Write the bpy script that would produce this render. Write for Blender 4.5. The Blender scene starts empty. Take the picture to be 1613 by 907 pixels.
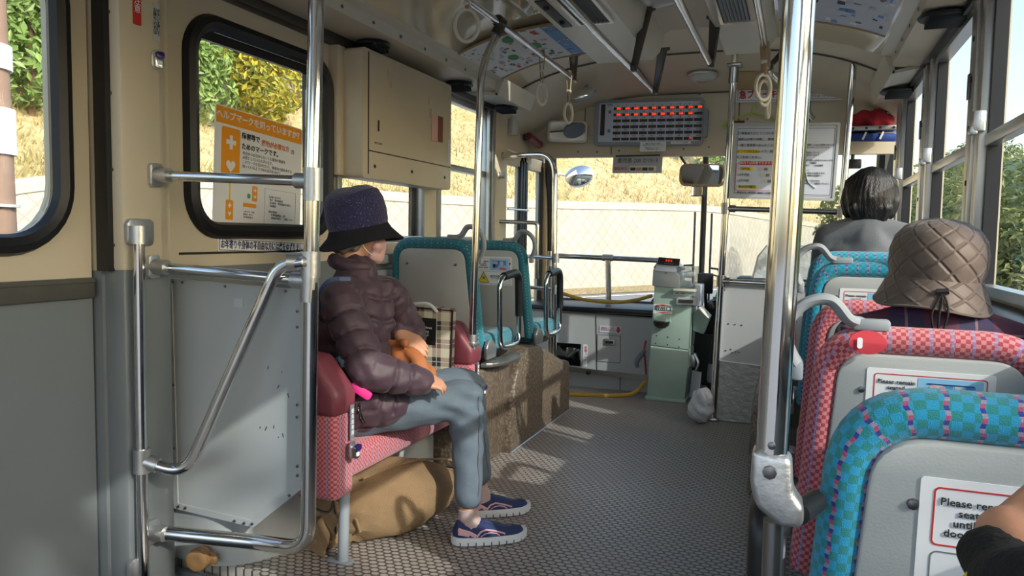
import bpy, bmesh, math, random
from mathutils import Vector, Matrix, Euler
from mathutils.geometry import tessellate_polygon
random.seed(7)
V = Vector
PI = math.pi
S = bpy.context.scene
COL = S.collection
# ------------------------------------------------------------------ camera
FOC, CX, CY, EYE = 1180.0, 806.5, 453.5, 1.15
fw = V((1255 - CX, -(378 - CY), -FOC)).normalized()
up = V((.043, 1, 0)); up = (up - fw * up.dot(fw)).normalized()
rt = fw.cross(up)
cam_d = bpy.data.cameras.new('camera'); cam = bpy.data.objects.new('camera', cam_d); COL.objects.link(cam)
cam_d.sensor_width = 36; cam_d.lens = FOC / 1613 * 36; cam_d.clip_start = .02; cam_d.clip_end = 800
Rm = Matrix((rt, fw, up))
cam.matrix_world = Matrix.Translation((0, 0, EYE)) @ Rm.to_4x4()
S.camera = cam
# ------------------------------------------------------------------ light and exposure
S.view_settings.view_transform = 'Standard'; S.view_settings.look = 'None'
S.view_settings.gamma = 1; S.view_settings.use_curve_mapping = False
S.view_settings.exposure = 0.24
W = bpy.data.worlds.new('sky'); S.world = W; W.use_nodes = True
wn = W.node_tree.nodes; wl = W.node_tree.links
sky = wn.new('ShaderNodeTexSky'); sky.sky_type = 'NISHITA'; sky.sun_disc = False
sky.sun_elevation = math.radians(30); sky.sun_rotation = math.radians(110); sky.dust_density = 3.0; sky.air_density = 1.2
wn['Background'].inputs[1].default_value = 0.40
wl.new(sky.outputs[0], wn['Background'].inputs[0])
sd = bpy.data.lights.new('sun', 'SUN'); sun = bpy.data.objects.new('sun', sd); COL.objects.link(sun)
sd.energy = 3.5; sd.angle = math.radians(.6); sd.color = (1, .96, .90)
SUN_DIR = V((-.80, .42, -.50))
sun.rotation_euler = SUN_DIR.to_track_quat('-Z', 'Y').to_euler()
S.cycles.use_denoising = True
S.cycles.max_bounces = 10; S.cycles.diffuse_bounces = 5; S.cycles.transparent_max_bounces = 16
S.cycles.sample_clamp_indirect = 6
# ------------------------------------------------------------------ materials
MATS = {}
def hexc(h):
    h = h.lstrip('#'); c = [int(h[i:i+2], 16) / 255 for i in (0, 2, 4)]
    return tuple(x / 12.92 if x <= .04045 else ((x + .055) / 1.055) ** 2.4 for x in c) + (1,)
def newmat(name):
    m = bpy.data.materials.new(name); m.use_nodes = True; MATS[name] = m
    nt = m.node_tree
    return m, nt, nt.nodes, nt.links, nt.nodes['Principled BSDF']
def mat(name, col, rough=.5, metal=0, var=.08, vscale=6, bump=0, bscale=60, spec=.5, coat=0, emit=0, sheen=0, stretch=None):
    m, nt, n, l, b = newmat(name)
    c = hexc(col) if isinstance(col, str) else tuple(col) + (1,)
    b.inputs['Roughness'].default_value = rough; b.inputs['Metallic'].default_value = metal
    b.inputs['Specular IOR Level'].default_value = spec; b.inputs['Coat Weight'].default_value = coat
    b.inputs['Sheen Weight'].default_value = sheen
    tc = n.new('ShaderNodeTexCoord')
    src = tc.outputs['Object']
    if stretch:
        mp = n.new('ShaderNodeMapping'); mp.inputs['Scale'].default_value = stretch; l.new(src, mp.inputs[0]); src = mp.outputs[0]
    if var:
        nz = n.new('ShaderNodeTexNoise'); nz.inputs['Scale'].default_value = vscale; nz.inputs['Detail'].default_value = 5
        l.new(src, nz.inputs['Vector'])
        mx = n.new('ShaderNodeMix'); mx.data_type = 'RGBA'
        mx.inputs[6].default_value = tuple(x * (1 - var) for x in c[:3]) + (1,)
        mx.inputs[7].default_value = tuple(min(1, x * (1 + var)) for x in c[:3]) + (1,)
        l.new(nz.outputs['Fac'], mx.inputs[0]); l.new(mx.outputs[2], b.inputs['Base Color'])
    else:
        b.inputs['Base Color'].default_value = c
    if bump:
        nb = n.new('ShaderNodeTexNoise'); nb.inputs['Scale'].default_value = bscale; nb.inputs['Detail'].default_value = 3
        l.new(src, nb.inputs['Vector'])
        bp = n.new('ShaderNodeBump'); bp.inputs['Strength'].default_value = bump; bp.inputs['Distance'].default_value = .01
        l.new(nb.outputs['Fac'], bp.inputs['Height']); l.new(bp.outputs[0], b.inputs['Normal'])
    if emit:
        b.inputs['Emission Color'].default_value = c; b.inputs['Emission Strength'].default_value = emit
    return m
def M(n, i, o):   # tiny helper for math nodes
    pass
class NG:
    """small node-graph helper"""
    def __init__(s, name): s.m, s.nt, s.n, s.l, s.b = newmat(name)
    def inp(s, sock, v):
        if hasattr(v, 'is_linked') or hasattr(v, 'links'): s.l.new(v, sock)
        else: sock.default_value = v
    def math(s, op, a, b=0.0, c=None, clamp=False):
        x = s.n.new('ShaderNodeMath'); x.operation = op; x.use_clamp = clamp
        s.inp(x.inputs[0], a); s.inp(x.inputs[1], b)
        if c is not None: s.inp(x.inputs[2], c)
        return x.outputs[0]
    def step(s, v, lo, hi):
        x = s.n.new('ShaderNodeMapRange'); x.interpolation_type = 'SMOOTHSTEP'
        s.inp(x.inputs[0], v); x.inputs[1].default_value = lo; x.inputs[2].default_value = hi
        return x.outputs[0]
    def mix(s, f, a, b):
        x = s.n.new('ShaderNodeMix'); x.data_type = 'RGBA'
        s.inp(x.inputs[0], f); s.inp(x.inputs[6], a); s.inp(x.inputs[7], b)
        return x.outputs[2]
    def noise(s, vec, scale, detail=4):
        x = s.n.new('ShaderNodeTexNoise'); x.inputs['Scale'].default_value = scale; x.inputs['Detail'].default_value = detail
        s.l.new(vec, x.inputs['Vector']); return x.outputs['Fac']
    def coord(s, kind='Object'):
        x = s.n.new('ShaderNodeTexCoord'); o = x.outputs[kind]
        y = s.n.new('ShaderNodeSeparateXYZ'); s.l.new(o, y.inputs[0])
        return o, y.outputs[0], y.outputs[1], y.outputs[2]
    def bump(s, h, strength=.4, dist=.01):
        x = s.n.new('ShaderNodeBump'); x.inputs['Strength'].default_value = strength; x.inputs['Distance'].default_value = dist
        s.l.new(h, x.inputs['Height']); s.l.new(x.outputs[0], s.b.inputs['Normal'])
    def fin(s, col=None, rough=None, metal=None, sheen=None):
        if col is not None: s.inp(s.b.inputs['Base Color'], col)
        if rough is not None: s.inp(s.b.inputs['Roughness'], rough)
        if metal is not None: s.inp(s.b.inputs['Metallic'], metal)
        if sheen is not None: s.inp(s.b.inputs['Sheen Weight'], sheen)
        return s.m
mat('cream', '#cabfa8', .38, var=.05, vscale=3, bump=.03, bscale=150)
mat('cream_gloss', '#ccc2ac', .16, var=.05, vscale=3, coat=.4)
mat('ceiling_gloss', '#c8bda2', .10, var=.05, vscale=2.5, coat=1, spec=.8, bump=.05, bscale=5)
mat('white_duct', '#d4d0c0', .3, var=.04)
mat('grey_wall', '#70767a', .38, var=.07, vscale=4, bump=.04, bscale=40)
mat('grey_panel', '#a8aeb1', .42, var=.04, vscale=3)
mat('grey_plastic', '#aaaeae', .45, var=.04, vscale=5, bump=.05, bscale=300)
mat('handle_grey', '#8d949c', .45, var=.05)
mat('dash_grey', '#a9acb0', .45, var=.05, vscale=3)
mat('steel_sheet', '#8f8f8c', .38, .85, var=.15, vscale=9, bump=.25, bscale=35)
mat('chrome', '#d6d6d4', .10, 1, var=.03)
mat('dull_chrome', '#9a9a98', .28, 1, var=.08)
mat('alu', '#c8c8c6', .32, .9, var=.05, vscale=20, stretch=(1, 1, 10))
mat('cast_alu', '#c2c4c6', .36, .9, var=.06, bump=.08, bscale=120)
mat('rubber', '#15161a', .45, var=.2)
mat('black_plastic', '#1b1c1e', .4, var=.15)
mat('dark_metal', '#4a4640', .35, .6, var=.15)
mat('strip_grey', '#4c4b46', .6, var=.25, vscale=14)
mat('screw', '#77757a', .3, .9, var=.1)
mat('burgundy', '#743843', .42, var=.08, vscale=12, bump=.12, bscale=220)
mat('mint', '#a0b6ad', .45, var=.09, vscale=7, bump=.04, bscale=60)
mat('white_paper', '#e4e6ea', .6, var=.03)
mat('grey_paper', '#b9bcc0', .6, var=.03)
mat('ink', '#26282c', .7, var=0); mat('navy_ink', '#1e2a5c', .6, var=0); mat('red_ink', '#c02a22', .6, var=0)
mat('pink_ink', '#c9505c', .6, var=0); mat('orange_ink', '#ec9a16', .6, var=.04); mat('orange_text', '#cf6a2c', .6, var=0)
mat('yellow_ink', '#e2c92c', .6, var=.05); mat('blue_ink', '#4b8fd0', .5, var=.1); mat('sky_ink', '#8cc6ea', .5, var=.1); mat('green_ink', '#3a9a55', .6, var=.05)
mat('grey_ink', '#6f757c', .7, var=0); mat('pale_blue_paper', '#bfc7d6', .5, var=.05)
mat('skin', '#bf8d72', .5, var=.08, vscale=25, bump=.06, bscale=200)
mat('hair_black', '#0c0c10', .38, var=.3, vscale=40, bump=.5, bscale=90, stretch=(3, 3, .6))
mat('hair_grey', '#6f6a66', .5, var=.25, vscale=60, bump=.5, bscale=90)
mat('sweater_grey', '#565b63', .85, var=.10, vscale=60, bump=.4, bscale=400, sheen=.2)
mat('jacket_plum', '#43303b', .58, var=.14, vscale=14, bump=.22, bscale=38, sheen=.1)
mat('jeans_blue', '#5d6a76', .85, var=.13, vscale=22, bump=.3, bscale=350)
mat('mask_pink', '#d3a9a6', .7, var=.04, bump=.2, bscale=200)
mat('black_cloth', '#0e0f13', .85, var=.3, vscale=8, bump=.3, bscale=200)
mat('strap_blue', '#4e5f86', .7, var=.08); mat('strap_cyan', '#7fa3b4', .6, var=.08)
mat('hot_pink', '#e02f86', .4, var=.05)
mat('orange_cloth', '#a8653a', .65, var=.12, vscale=14, bump=.3, bscale=25)
mat('sock', '#bfa6a2', .9, var=.1, vscale=80, bump=.4, bscale=300)
mat('shoe_navy', '#27345f', .8, var=.12, vscale=50, bump=.3, bscale=300)
mat('shoe_pink', '#d9a9ad', .7, var=.05); mat('shoe_sole', '#dcdfe2', .6, var=.06)
mat('wood_knob', '#8d6b44', .6, var=.2, vscale=15, stretch=(1, 6, 6))
mat('purple_button', '#2b2062', .25, var=.1)
mat('led_red', '#ff3a1c', .5, var=0, emit=1.3)
mat('led_dim', '#5a1512', .5, var=.3, vscale=60)
mat('led_off', '#3a2c28', .5, var=.1)
mat('rope_yellow', '#b28f2c', .5, var=.15, vscale=30)
mat('hanger_lime', '#b7cc3a', .4, var=.05)
mat('red_cloth', '#a31f30', .8, var=.15, vscale=12, bump=.3, bscale=30)
mat('blue_cloth', '#23408c', .6, var=.5, vscale=30)
mat('patch_red', '#b5303f', .7, var=.06, vscale=40)
mat('rust_brown', '#7a4a34', .8, var=.35, vscale=40)
mat('lamp_glass', '#b8bcb8', .15, var=.1, vscale=30, coat=.5)
mat('light_wood_trim', '#a58f6b', .5, var=.15)
mat('bag_film', '#c4c8cc', .25, var=.2, vscale=14, bump=.9, bscale=22)
mat('asphalt', '#7b7d80', .9, var=.12, vscale=30, bump=.2, bscale=200)
mat('road_paint', '#e6e4de', .8, var=.05)
mat('bark', '#6d5640', .9, var=.3, vscale=12, bump=.5, bscale=20)
mat('pole_concrete', '#8a7264', .8, var=.1, vscale=10)
mat('net_green', '#3fae8c', .7, var=.1)
mat('guard_metal', '#c7ccd0', .4, .3, var=.05)
mat('blue_door_strip', '#a9c3dc', .35, var=.05)
def mirror_mat():
    m, nt, n, l, b = newmat('mirror_glass'); b.inputs['Metallic'].default_value = 1; b.inputs['Roughness'].default_value = .02
    tc = n.new('ShaderNodeTexCoord'); nz = n.new('ShaderNodeTexNoise'); nz.inputs['Scale'].default_value = 3; l.new(tc.outputs['Object'], nz.inputs['Vector'])
    r = n.new('ShaderNodeValToRGB'); r.color_ramp.elements[0].color = (.78, .8, .82, 1); r.color_ramp.elements[1].color = (.84, .86, .88, 1)
    l.new(nz.outputs['Fac'], r.inputs[0]); l.new(r.outputs[0], b.inputs['Base Color'])
mirror_mat()
def glass_mat(name, tint, refl):
    m, nt, n, l, b = newmat(name)
    t = n.new('ShaderNodeBsdfTransparent'); t.inputs[0].default_value = tint + (1,)
    g = n.new('ShaderNodeBsdfGlossy'); g.inputs['Roughness'].default_value = .03
    tc = n.new('ShaderNodeTexCoord'); nz = n.new('ShaderNodeTexNoise'); nz.inputs['Scale'].default_value = 2.5; l.new(tc.outputs['Object'], nz.inputs['Vector'])
    ml = n.new('ShaderNodeMath'); ml.operation = 'MULTIPLY_ADD'; ml.inputs[1].default_value = refl * .4; ml.inputs[2].default_value = refl * .8
    l.new(nz.outputs['Fac'], ml.inputs[0])
    x = n.new('ShaderNodeMixShader'); l.new(ml.outputs[0], x.inputs[0]); l.new(t.outputs[0], x.inputs[1]); l.new(g.outputs[0], x.inputs[2])
    l.new(x.outputs[0], n['Material Output'].inputs[0])
glass_mat('glass', (.95, .97, .96), .05)
glass_mat('clear_plastic', (.86, .88, .88), .12)
def fabric(name, c1, c2, cs, cs2, sq, per, kind):
    """woven seat moquette: checker of two tones and thin multicolour stripes, in UV metres"""
    g = NG(name); o, u, v, _ = g.coord('UV')
    iu = g.math('FLOOR', g.math('DIVIDE', u, sq)); iv = g.math('FLOOR', g.math('DIVIDE', v, sq))
    ck = g.math('ABSOLUTE', g.math('MODULO', g.math('ADD', iu, iv), 2.0))
    nz = g.noise(o, 700, 2); n2 = g.noise(o, 25, 3)
    base = g.mix(ck, hexc(c1), hexc(c2))
    wob = g.math('MULTIPLY', g.math('SINE', g.math('MULTIPLY', v, 2 * PI / (sq * 2))), sq * .10)
    fu = g.math('FRACT', g.math('DIVIDE', g.math('ADD', u, wob), per))
    d = g.math('ABSOLUTE', g.math('SUBTRACT', fu, .5))
    ln = g.math('SUBTRACT', 1.0, g.step(d, .06, .09))
    alt = g.math('ABSOLUTE', g.math('MODULO', g.math('FLOOR', g.math('DIVIDE', v, sq * .5)), 3.0))
    s1 = g.mix(g.math('GREATER_THAN', alt, .5), hexc(cs), hexc(cs2))
    s2 = g.mix(g.math('GREATER_THAN', alt, 1.5), s1, hexc(('#8a78a4', '#b8507c', '#5a8a9c')[kind]))
    col = g.mix(ln, base, s2)
    col = g.mix(g.math('MULTIPLY', nz, .35), col, (.03, .03, .04, 1) if kind else (.3, .1, .1, 1))
    g.bump(nz, .5, .004)
    return g.fin(col, .85, sheen=.25)
fabric('teal_moquette', '#0f9fd0', '#0f8d92', '#27379a', '#a59ab4', .0115, .036, 1)
fabric('teal_dark_moquette', '#0c8199', '#0d7580', '#2a4a8c', '#7fa5a8', .012, .036, 2)
fabric('pink_moquette', '#cd868c', '#ab3245', '#8d80b8', '#a79ab8', .0088, .0372, 0)
def floor_mat(name, base, dot, px, py, rough, warm):
    g = NG(name); o, x, y, z = g.coord('Object')
    ry = g.math('DIVIDE', y, py); row = g.math('FLOOR', ry)
    sh = g.math('MULTIPLY', g.math('ABSOLUTE', g.math('MODULO', row, 2.0)), .5)
    fx = g.math('SUBTRACT', g.math('FRACT', g.math('ADD', g.math('DIVIDE', x, px), sh)), .5)
    fy = g.math('SUBTRACT', g.math('FRACT', ry), .5)
    d = g.math('SQRT', g.math('ADD', g.math('POWER', fx, 2.0), g.math('POWER', fy, 2.0)))
    dotm = g.math('SUBTRACT', 1.0, g.step(d, .36, .50))
    n1 = g.noise(o, 2.2, 5); n2 = g.noise(o, 90, 3)
    c = g.mix(dotm, hexc(base), hexc(dot))
    c = g.mix(g.math('MULTIPLY', g.step(n1, .4, .7), .35), c, hexc(warm))
    c = g.mix(g.math('MULTIPLY', n2, .25), c, (.05, .045, .04, 1))
    g.bump(dotm, .55, .004)
    return g.fin(c, g.math('ADD', rough, g.math('MULTIPLY', n1, .15)))
floor_mat('floor_dots', '#544c46', '#b3aca6', .034, .024, .30, '#92857a')
def arch_mat():
    g = NG('arch_vinyl'); o, x, y, z = g.coord('Object')
    vo = g.n.new('ShaderNodeTexVoronoi'); vo.inputs['Scale'].default_value = 55; g.l.new(o, vo.inputs['Vector'])
    n1 = g.noise(o, 3, 4)
    c = g.mix(g.step(vo.outputs['Distance'], .2, .6), hexc('#76685a'), hexc('#52473b')); c = g.mix(g.math('MULTIPLY', n1, .4), c, hexc('#6d6358'))
    g.bump(g.math('SUBTRACT', 1.0, vo.outputs['Distance']), .5, .006)
    return g.fin(c, .42)
arch_mat()
def weave_mat(name, c1, c2, sc):
    g = NG(name); o, x, y, z = g.coord('UV')
    a = g.math('SINE', g.math('MULTIPLY', x, sc)); b = g.math('SINE', g.math('MULTIPLY', y, sc))
    w = g.math('MULTIPLY', g.math('ADD', g.math('MULTIPLY', a, b), 1.0), .5)
    oo, _, _, _ = g.coord('Object'); n = g.noise(oo, 14, 5)
    c = g.mix(w, hexc(c1), hexc(c2)); c = g.mix(g.math('MULTIPLY', n, .45), c, hexc('#84694c'))
    n3 = g.n.new('ShaderNodeTexNoise'); n3.inputs['Scale'].default_value = 9; n3.inputs['Detail'].default_value = 6; n3.inputs['Distortion'].default_value = 1.2; g.l.new(oo, n3.inputs['Vector'])
    g.bump(g.math('ADD', g.math('MULTIPLY', w, .5), g.math('MULTIPLY', n3.outputs['Fac'], 3.0)), .7, .016)
    return g.fin(c, .95)
weave_mat('burlap', '#c2a37c', '#8f7150', 1000)
def plaid_mat(name, cols, per, ax):
    g = NG(name); o, *xyz = g.coord('Object'); u, v = xyz[ax[0]], xyz[ax[1]]
    fu = g.math('FRACT', g.math('DIVIDE', u, per)); fv = g.math('FRACT', g.math('DIVIDE', v, per))
    bu = g.math('GREATER_THAN', fu, .5); bv = g.math('GREATER_THAN', fv, .5)
    bu2 = g.math('GREATER_THAN', g.math('FRACT', g.math('DIVIDE', u, per * 2)), .5); bv2 = g.math('GREATER_THAN', g.math('FRACT', g.math('DIVIDE', v, per * 2)), .5)
    s = g.math('MULTIPLY', g.math('ADD', bu, bv), .5)
    dark = g.mix(g.math('MULTIPLY', bu2, bv2), hexc(cols[1]), hexc(cols[2]))
    c = g.mix(s, hexc(cols[0]), dark)
    t = g.math('MAXIMUM', g.math('LESS_THAN', g.math('ABSOLUTE', g.math('SUBTRACT', fu, .75)), .02), g.math('LESS_THAN', g.math('ABSOLUTE', g.math('SUBTRACT', fv, .75)), .02))
    c = g.mix(g.math('MULTIPLY', t, .5), c, hexc(cols[3]))
    nz = g.noise(o, 400, 2); g.bump(nz, .3, .004)
    return g.fin(c, .85)
plaid_mat('tote_plaid', ('#b9b09c', '#5e4440', '#20202a', '#d8cfc0'), .078, (0, 2))
plaid_mat('shirt_plaid', ('#6b2f3a', '#3c3450', '#24346e', '#b08a8a'), .14, (0, 2))
def speckle_mat():
    g = NG('hat_navy'); o, x, y, z = g.coord('Object')
    vo = g.n.new('ShaderNodeTexVoronoi'); vo.inputs['Scale'].default_value = 210; g.l.new(o, vo.inputs['Vector'])
    wn_ = g.n.new('ShaderNodeTexWhiteNoise'); g.l.new(vo.outputs['Position'], wn_.inputs[0])
    sp = g.math('MULTIPLY', g.math('LESS_THAN', vo.outputs['Distance'], .25), g.math('GREATER_THAN', wn_.outputs[0], .72))
    n = g.noise(o, 160, 3)
    c = g.mix(n, hexc('#14142e'), hexc('#3a3a6a')); c = g.mix(g.math('MULTIPLY', sp, .75), c, hexc('#b4b4d0'))
    g.bump(n, .9, .006); return g.fin(c, .95, sheen=.3)
speckle_mat()
mat('hat_brim_black', '#12121a', .9, var=.2, vscale=60, bump=.3, bscale=200)
def quilt_mat():
    g = NG('hat_quilt'); o, u, v, _ = g.coord('UV')
    a = g.math('FRACT', g.math('ADD', u, v)); b = g.math('FRACT', g.math('SUBTRACT', u, v))
    da = g.math('ABSOLUTE', g.math('SUBTRACT', a, .5)); db = g.math('ABSOLUTE', g.math('SUBTRACT', b, .5))
    h = g.math('MULTIPLY', g.math('SUBTRACT', 1.0, g.step(da, .36, .5)), g.math('SUBTRACT', 1.0, g.step(db, .36, .5)))
    oo, _, _, _ = g.coord('Object'); n = g.noise(oo, 30, 4)
    ln = g.math('MAXIMUM', g.math('GREATER_THAN', da, .486), g.math('GREATER_THAN', db, .486))
    c = g.mix(n, hexc('#574942'), hexc('#695a53')); c = g.mix(g.math('MULTIPLY', ln, .30), c, hexc('#3b302c'))
    g.bump(g.math('ADD', h, g.math('MULTIPLY', n, .5)), .5, .010); return g.fin(c, .6, sheen=.2)
quilt_mat()
def wallstone_mat():
    g = NG('retaining_stone'); o, u, v, _ = g.coord('UV')
    a = g.math('DIVIDE', g.math('ADD', u, v), .5); b = g.math('DIVIDE', g.math('SUBTRACT', u, v), .5)
    da = g.math('ABSOLUTE', g.math('SUBTRACT', g.math('FRACT', a), .5)); db = g.math('ABSOLUTE', g.math('SUBTRACT', g.math('FRACT', b), .5))
    w = g.n.new('ShaderNodeTexWhiteNoise'); cb = g.n.new('ShaderNodeCombineXYZ'); g.l.new(g.math('FLOOR', a), cb.inputs[0]); g.l.new(g.math('FLOOR', b), cb.inputs[1]); g.l.new(cb.outputs[0], w.inputs[0])
    jt = g.math('MAXIMUM', g.math('GREATER_THAN', da, .46), g.math('GREATER_THAN', db, .46))
    n = g.noise(o, 1.3, 6)
    c = g.mix(w.outputs[0], hexc('#a19b90'), hexc('#aaa499')); c = g.mix(g.math('MULTIPLY', jt, .45), c, hexc('#6f695f')); c = g.mix(g.math('MULTIPLY', g.step(n, .45, .75), .35), c, hexc('#8d877b'))
    g.bump(g.math('SUBTRACT', g.math('SUBTRACT', 1.0, jt), g.math('MULTIPLY', n, .3)), .8, .05); return g.fin(c, .9)
wallstone_mat()
mat('coping', '#aaa59a', .85, var=.08, vscale=3, bump=.2, bscale=20)
def hill_mat(name, c1, c2, c3, sc):
    g = NG(name); o, *_ = g.coord('Object'); n1 = g.noise(o, sc, 6); n2 = g.noise(o, sc * 14, 5)
    c = g.mix(g.step(n2, .3, .7), hexc(c1), hexc(c2)); c = g.mix(g.math('MULTIPLY', g.step(n1, .52, .68), .7), c, hexc(c3))
    g.bump(n2, .9, .12); return g.fin(c, .95)
hill_mat('dry_grass', '#a1916a', '#bcab84', '#878250', .35)
hill_mat('dirt_verge', '#83755a', '#ad9c74', '#7f7a4a', .8)
hill_mat('far_forest', '#3d5638', '#64794c', '#7d7a4e', .06)
def leaf_mat(name, c1, c2, c3):
    g = NG(name); oi = g.n.new('ShaderNodeNewGeometry'); o, *_ = g.coord('Object')
    w = oi.outputs['Random Per Island']; n = g.noise(o, .9, 3)
    c = g.mix(w, hexc(c1), hexc(c2)); c = g.mix(g.math('MULTIPLY', g.step(n, .5, .65), .8), c, hexc(c3))
    g.fin(c, .45)
    tr = g.n.new('ShaderNodeBsdfTranslucent'); g.l.new(c, tr.inputs[0])
    ad = g.n.new('ShaderNodeMixShader'); ad.inputs[0].default_value = .3
    g.l.new(g.b.outputs[0], ad.inputs[1]); g.l.new(tr.outputs[0], ad.inputs[2]); g.l.new(ad.outputs[0], g.n['Material Output'].inputs[0])
leaf_mat('leaf_dark', '#54743a', '#9db566', '#74924c')
leaf_mat('leaf_yellow', '#74883f', '#c8b848', '#d2ba3c')
leaf_mat('leaf_olive', '#55683a', '#8a8f56', '#76784a')
leaf_mat('grass_blade', '#b3a075', '#d0c096', '#9c9560')
# ------------------------------------------------------------------ helpers
def wloc(o):
    p = V((0, 0, 0))
    while o: p += o.location; o = o.parent
    return p
def link(name, me, parent=None, m=None, smooth=True, kind=None):
    o = bpy.data.objects.new(name, me); COL.objects.link(o)
    if parent: o.parent = parent; o.location = -wloc(parent)
    if m:
        for x in ([m] if isinstance(m, str) else m): me.materials.append(MATS[x])
    if smooth == True:
        me.set_sharp_from_angle(angle=math.radians(38))
    if kind: o['kind'] = kind
    return o
def tag(o, label=None, cat=None, group=None, kind=None):
    if label: o['label'] = label
    if cat: o['category'] = cat
    if group: o['group'] = group
    if kind: o['kind'] = kind
    return o
def thing(name, label, cat, loc=(0, 0, 0), group=None):
    o = bpy.data.objects.new(name, None); COL.objects.link(o); o.location = loc; o.empty_display_size = .05
    return tag(o, label, cat, group)
def copy_tree(o, parent=None):
    c = o.copy(); COL.objects.link(c)
    if parent: c.parent = parent
    for ch in list(o.children): copy_tree(ch, c)
    return c
def smoothpath(pts, r=.05, n=6):
    """polyline with its inner corners rounded; r a number or a list"""
    pts = [V(p) for p in pts]; out = [pts[0]]
    for i in range(1, len(pts) - 1):
        a, b, c = pts[i-1], pts[i], pts[i+1]; rr = r[i-1] if isinstance(r, (list, tuple)) else r
        d1 = (a - b); d2 = (c - b); t = min(rr, d1.length * .49, d2.length * .49)
        p0 = b + d1.normalized() * t; p2 = b + d2.normalized() * t
        for k in range(n + 1):
            s = k / n; out.append(p0 * (1 - s) ** 2 + b * 2 * s * (1 - s) + p2 * s * s)
    out.append(pts[-1]); return out
def spline(pts, n=8, closed=False):
    pts = [V(p) for p in pts]; out = []; N = len(pts)
    rng = range(N if closed else N - 1)
    for i in rng:
        if closed: p = [pts[(i + k) % N] for k in (-1, 0, 1, 2)]
        else: p = [pts[max(0, i-1)], pts[i], pts[i+1], pts[min(N-1, i+2)]]
        for k in range(n):
            t = k / n
            out.append(.5 * ((2*p[1]) + (p[2]-p[0])*t + (2*p[0]-5*p[1]+4*p[2]-p[3])*t*t + (3*p[1]-p[0]-3*p[2]+p[3])*t**3))
    if not closed: out.append(pts[-1])
    return out
def rrect(w, h, r, n=5):
    """rounded rectangle polygon centred on the origin, counter-clockwise 2D"""
    r = min(r, w/2 - 1e-4, h/2 - 1e-4); out = []
    for cx, cy, a0 in ((w/2-r, h/2-r, 0), (-w/2+r, h/2-r, PI/2), (-w/2+r, -h/2+r, PI), (w/2-r, -h/2+r, 1.5*PI)):
        for k in range(n + 1):
            a = a0 + PI/2 * k / n; out.append((cx + r*math.cos(a), cy + r*math.sin(a)))
    return out
def frame(o, right, upv):
    r = V(right).normalized(); u = V(upv); u = (u - r * u.dot(r)).normalized(); nn = r.cross(u)
    return Matrix.Translation(V(o)) @ Matrix((r, u, nn)).transposed().to_4x4()
def FRONT(x, y, z): return frame((x, y, z), (1, 0, 0), (0, 0, 1))      # faces -y (towards the rear of the bus)
def LEFTW(x, y, z): return frame((x, y, z), (0, 1, 0), (0, 0, 1))      # on the left wall, faces +x
def RIGHTW(x, y, z): return frame((x, y, z), (0, -1, 0), (0, 0, 1))
I4 = Matrix.Identity(4)
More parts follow.
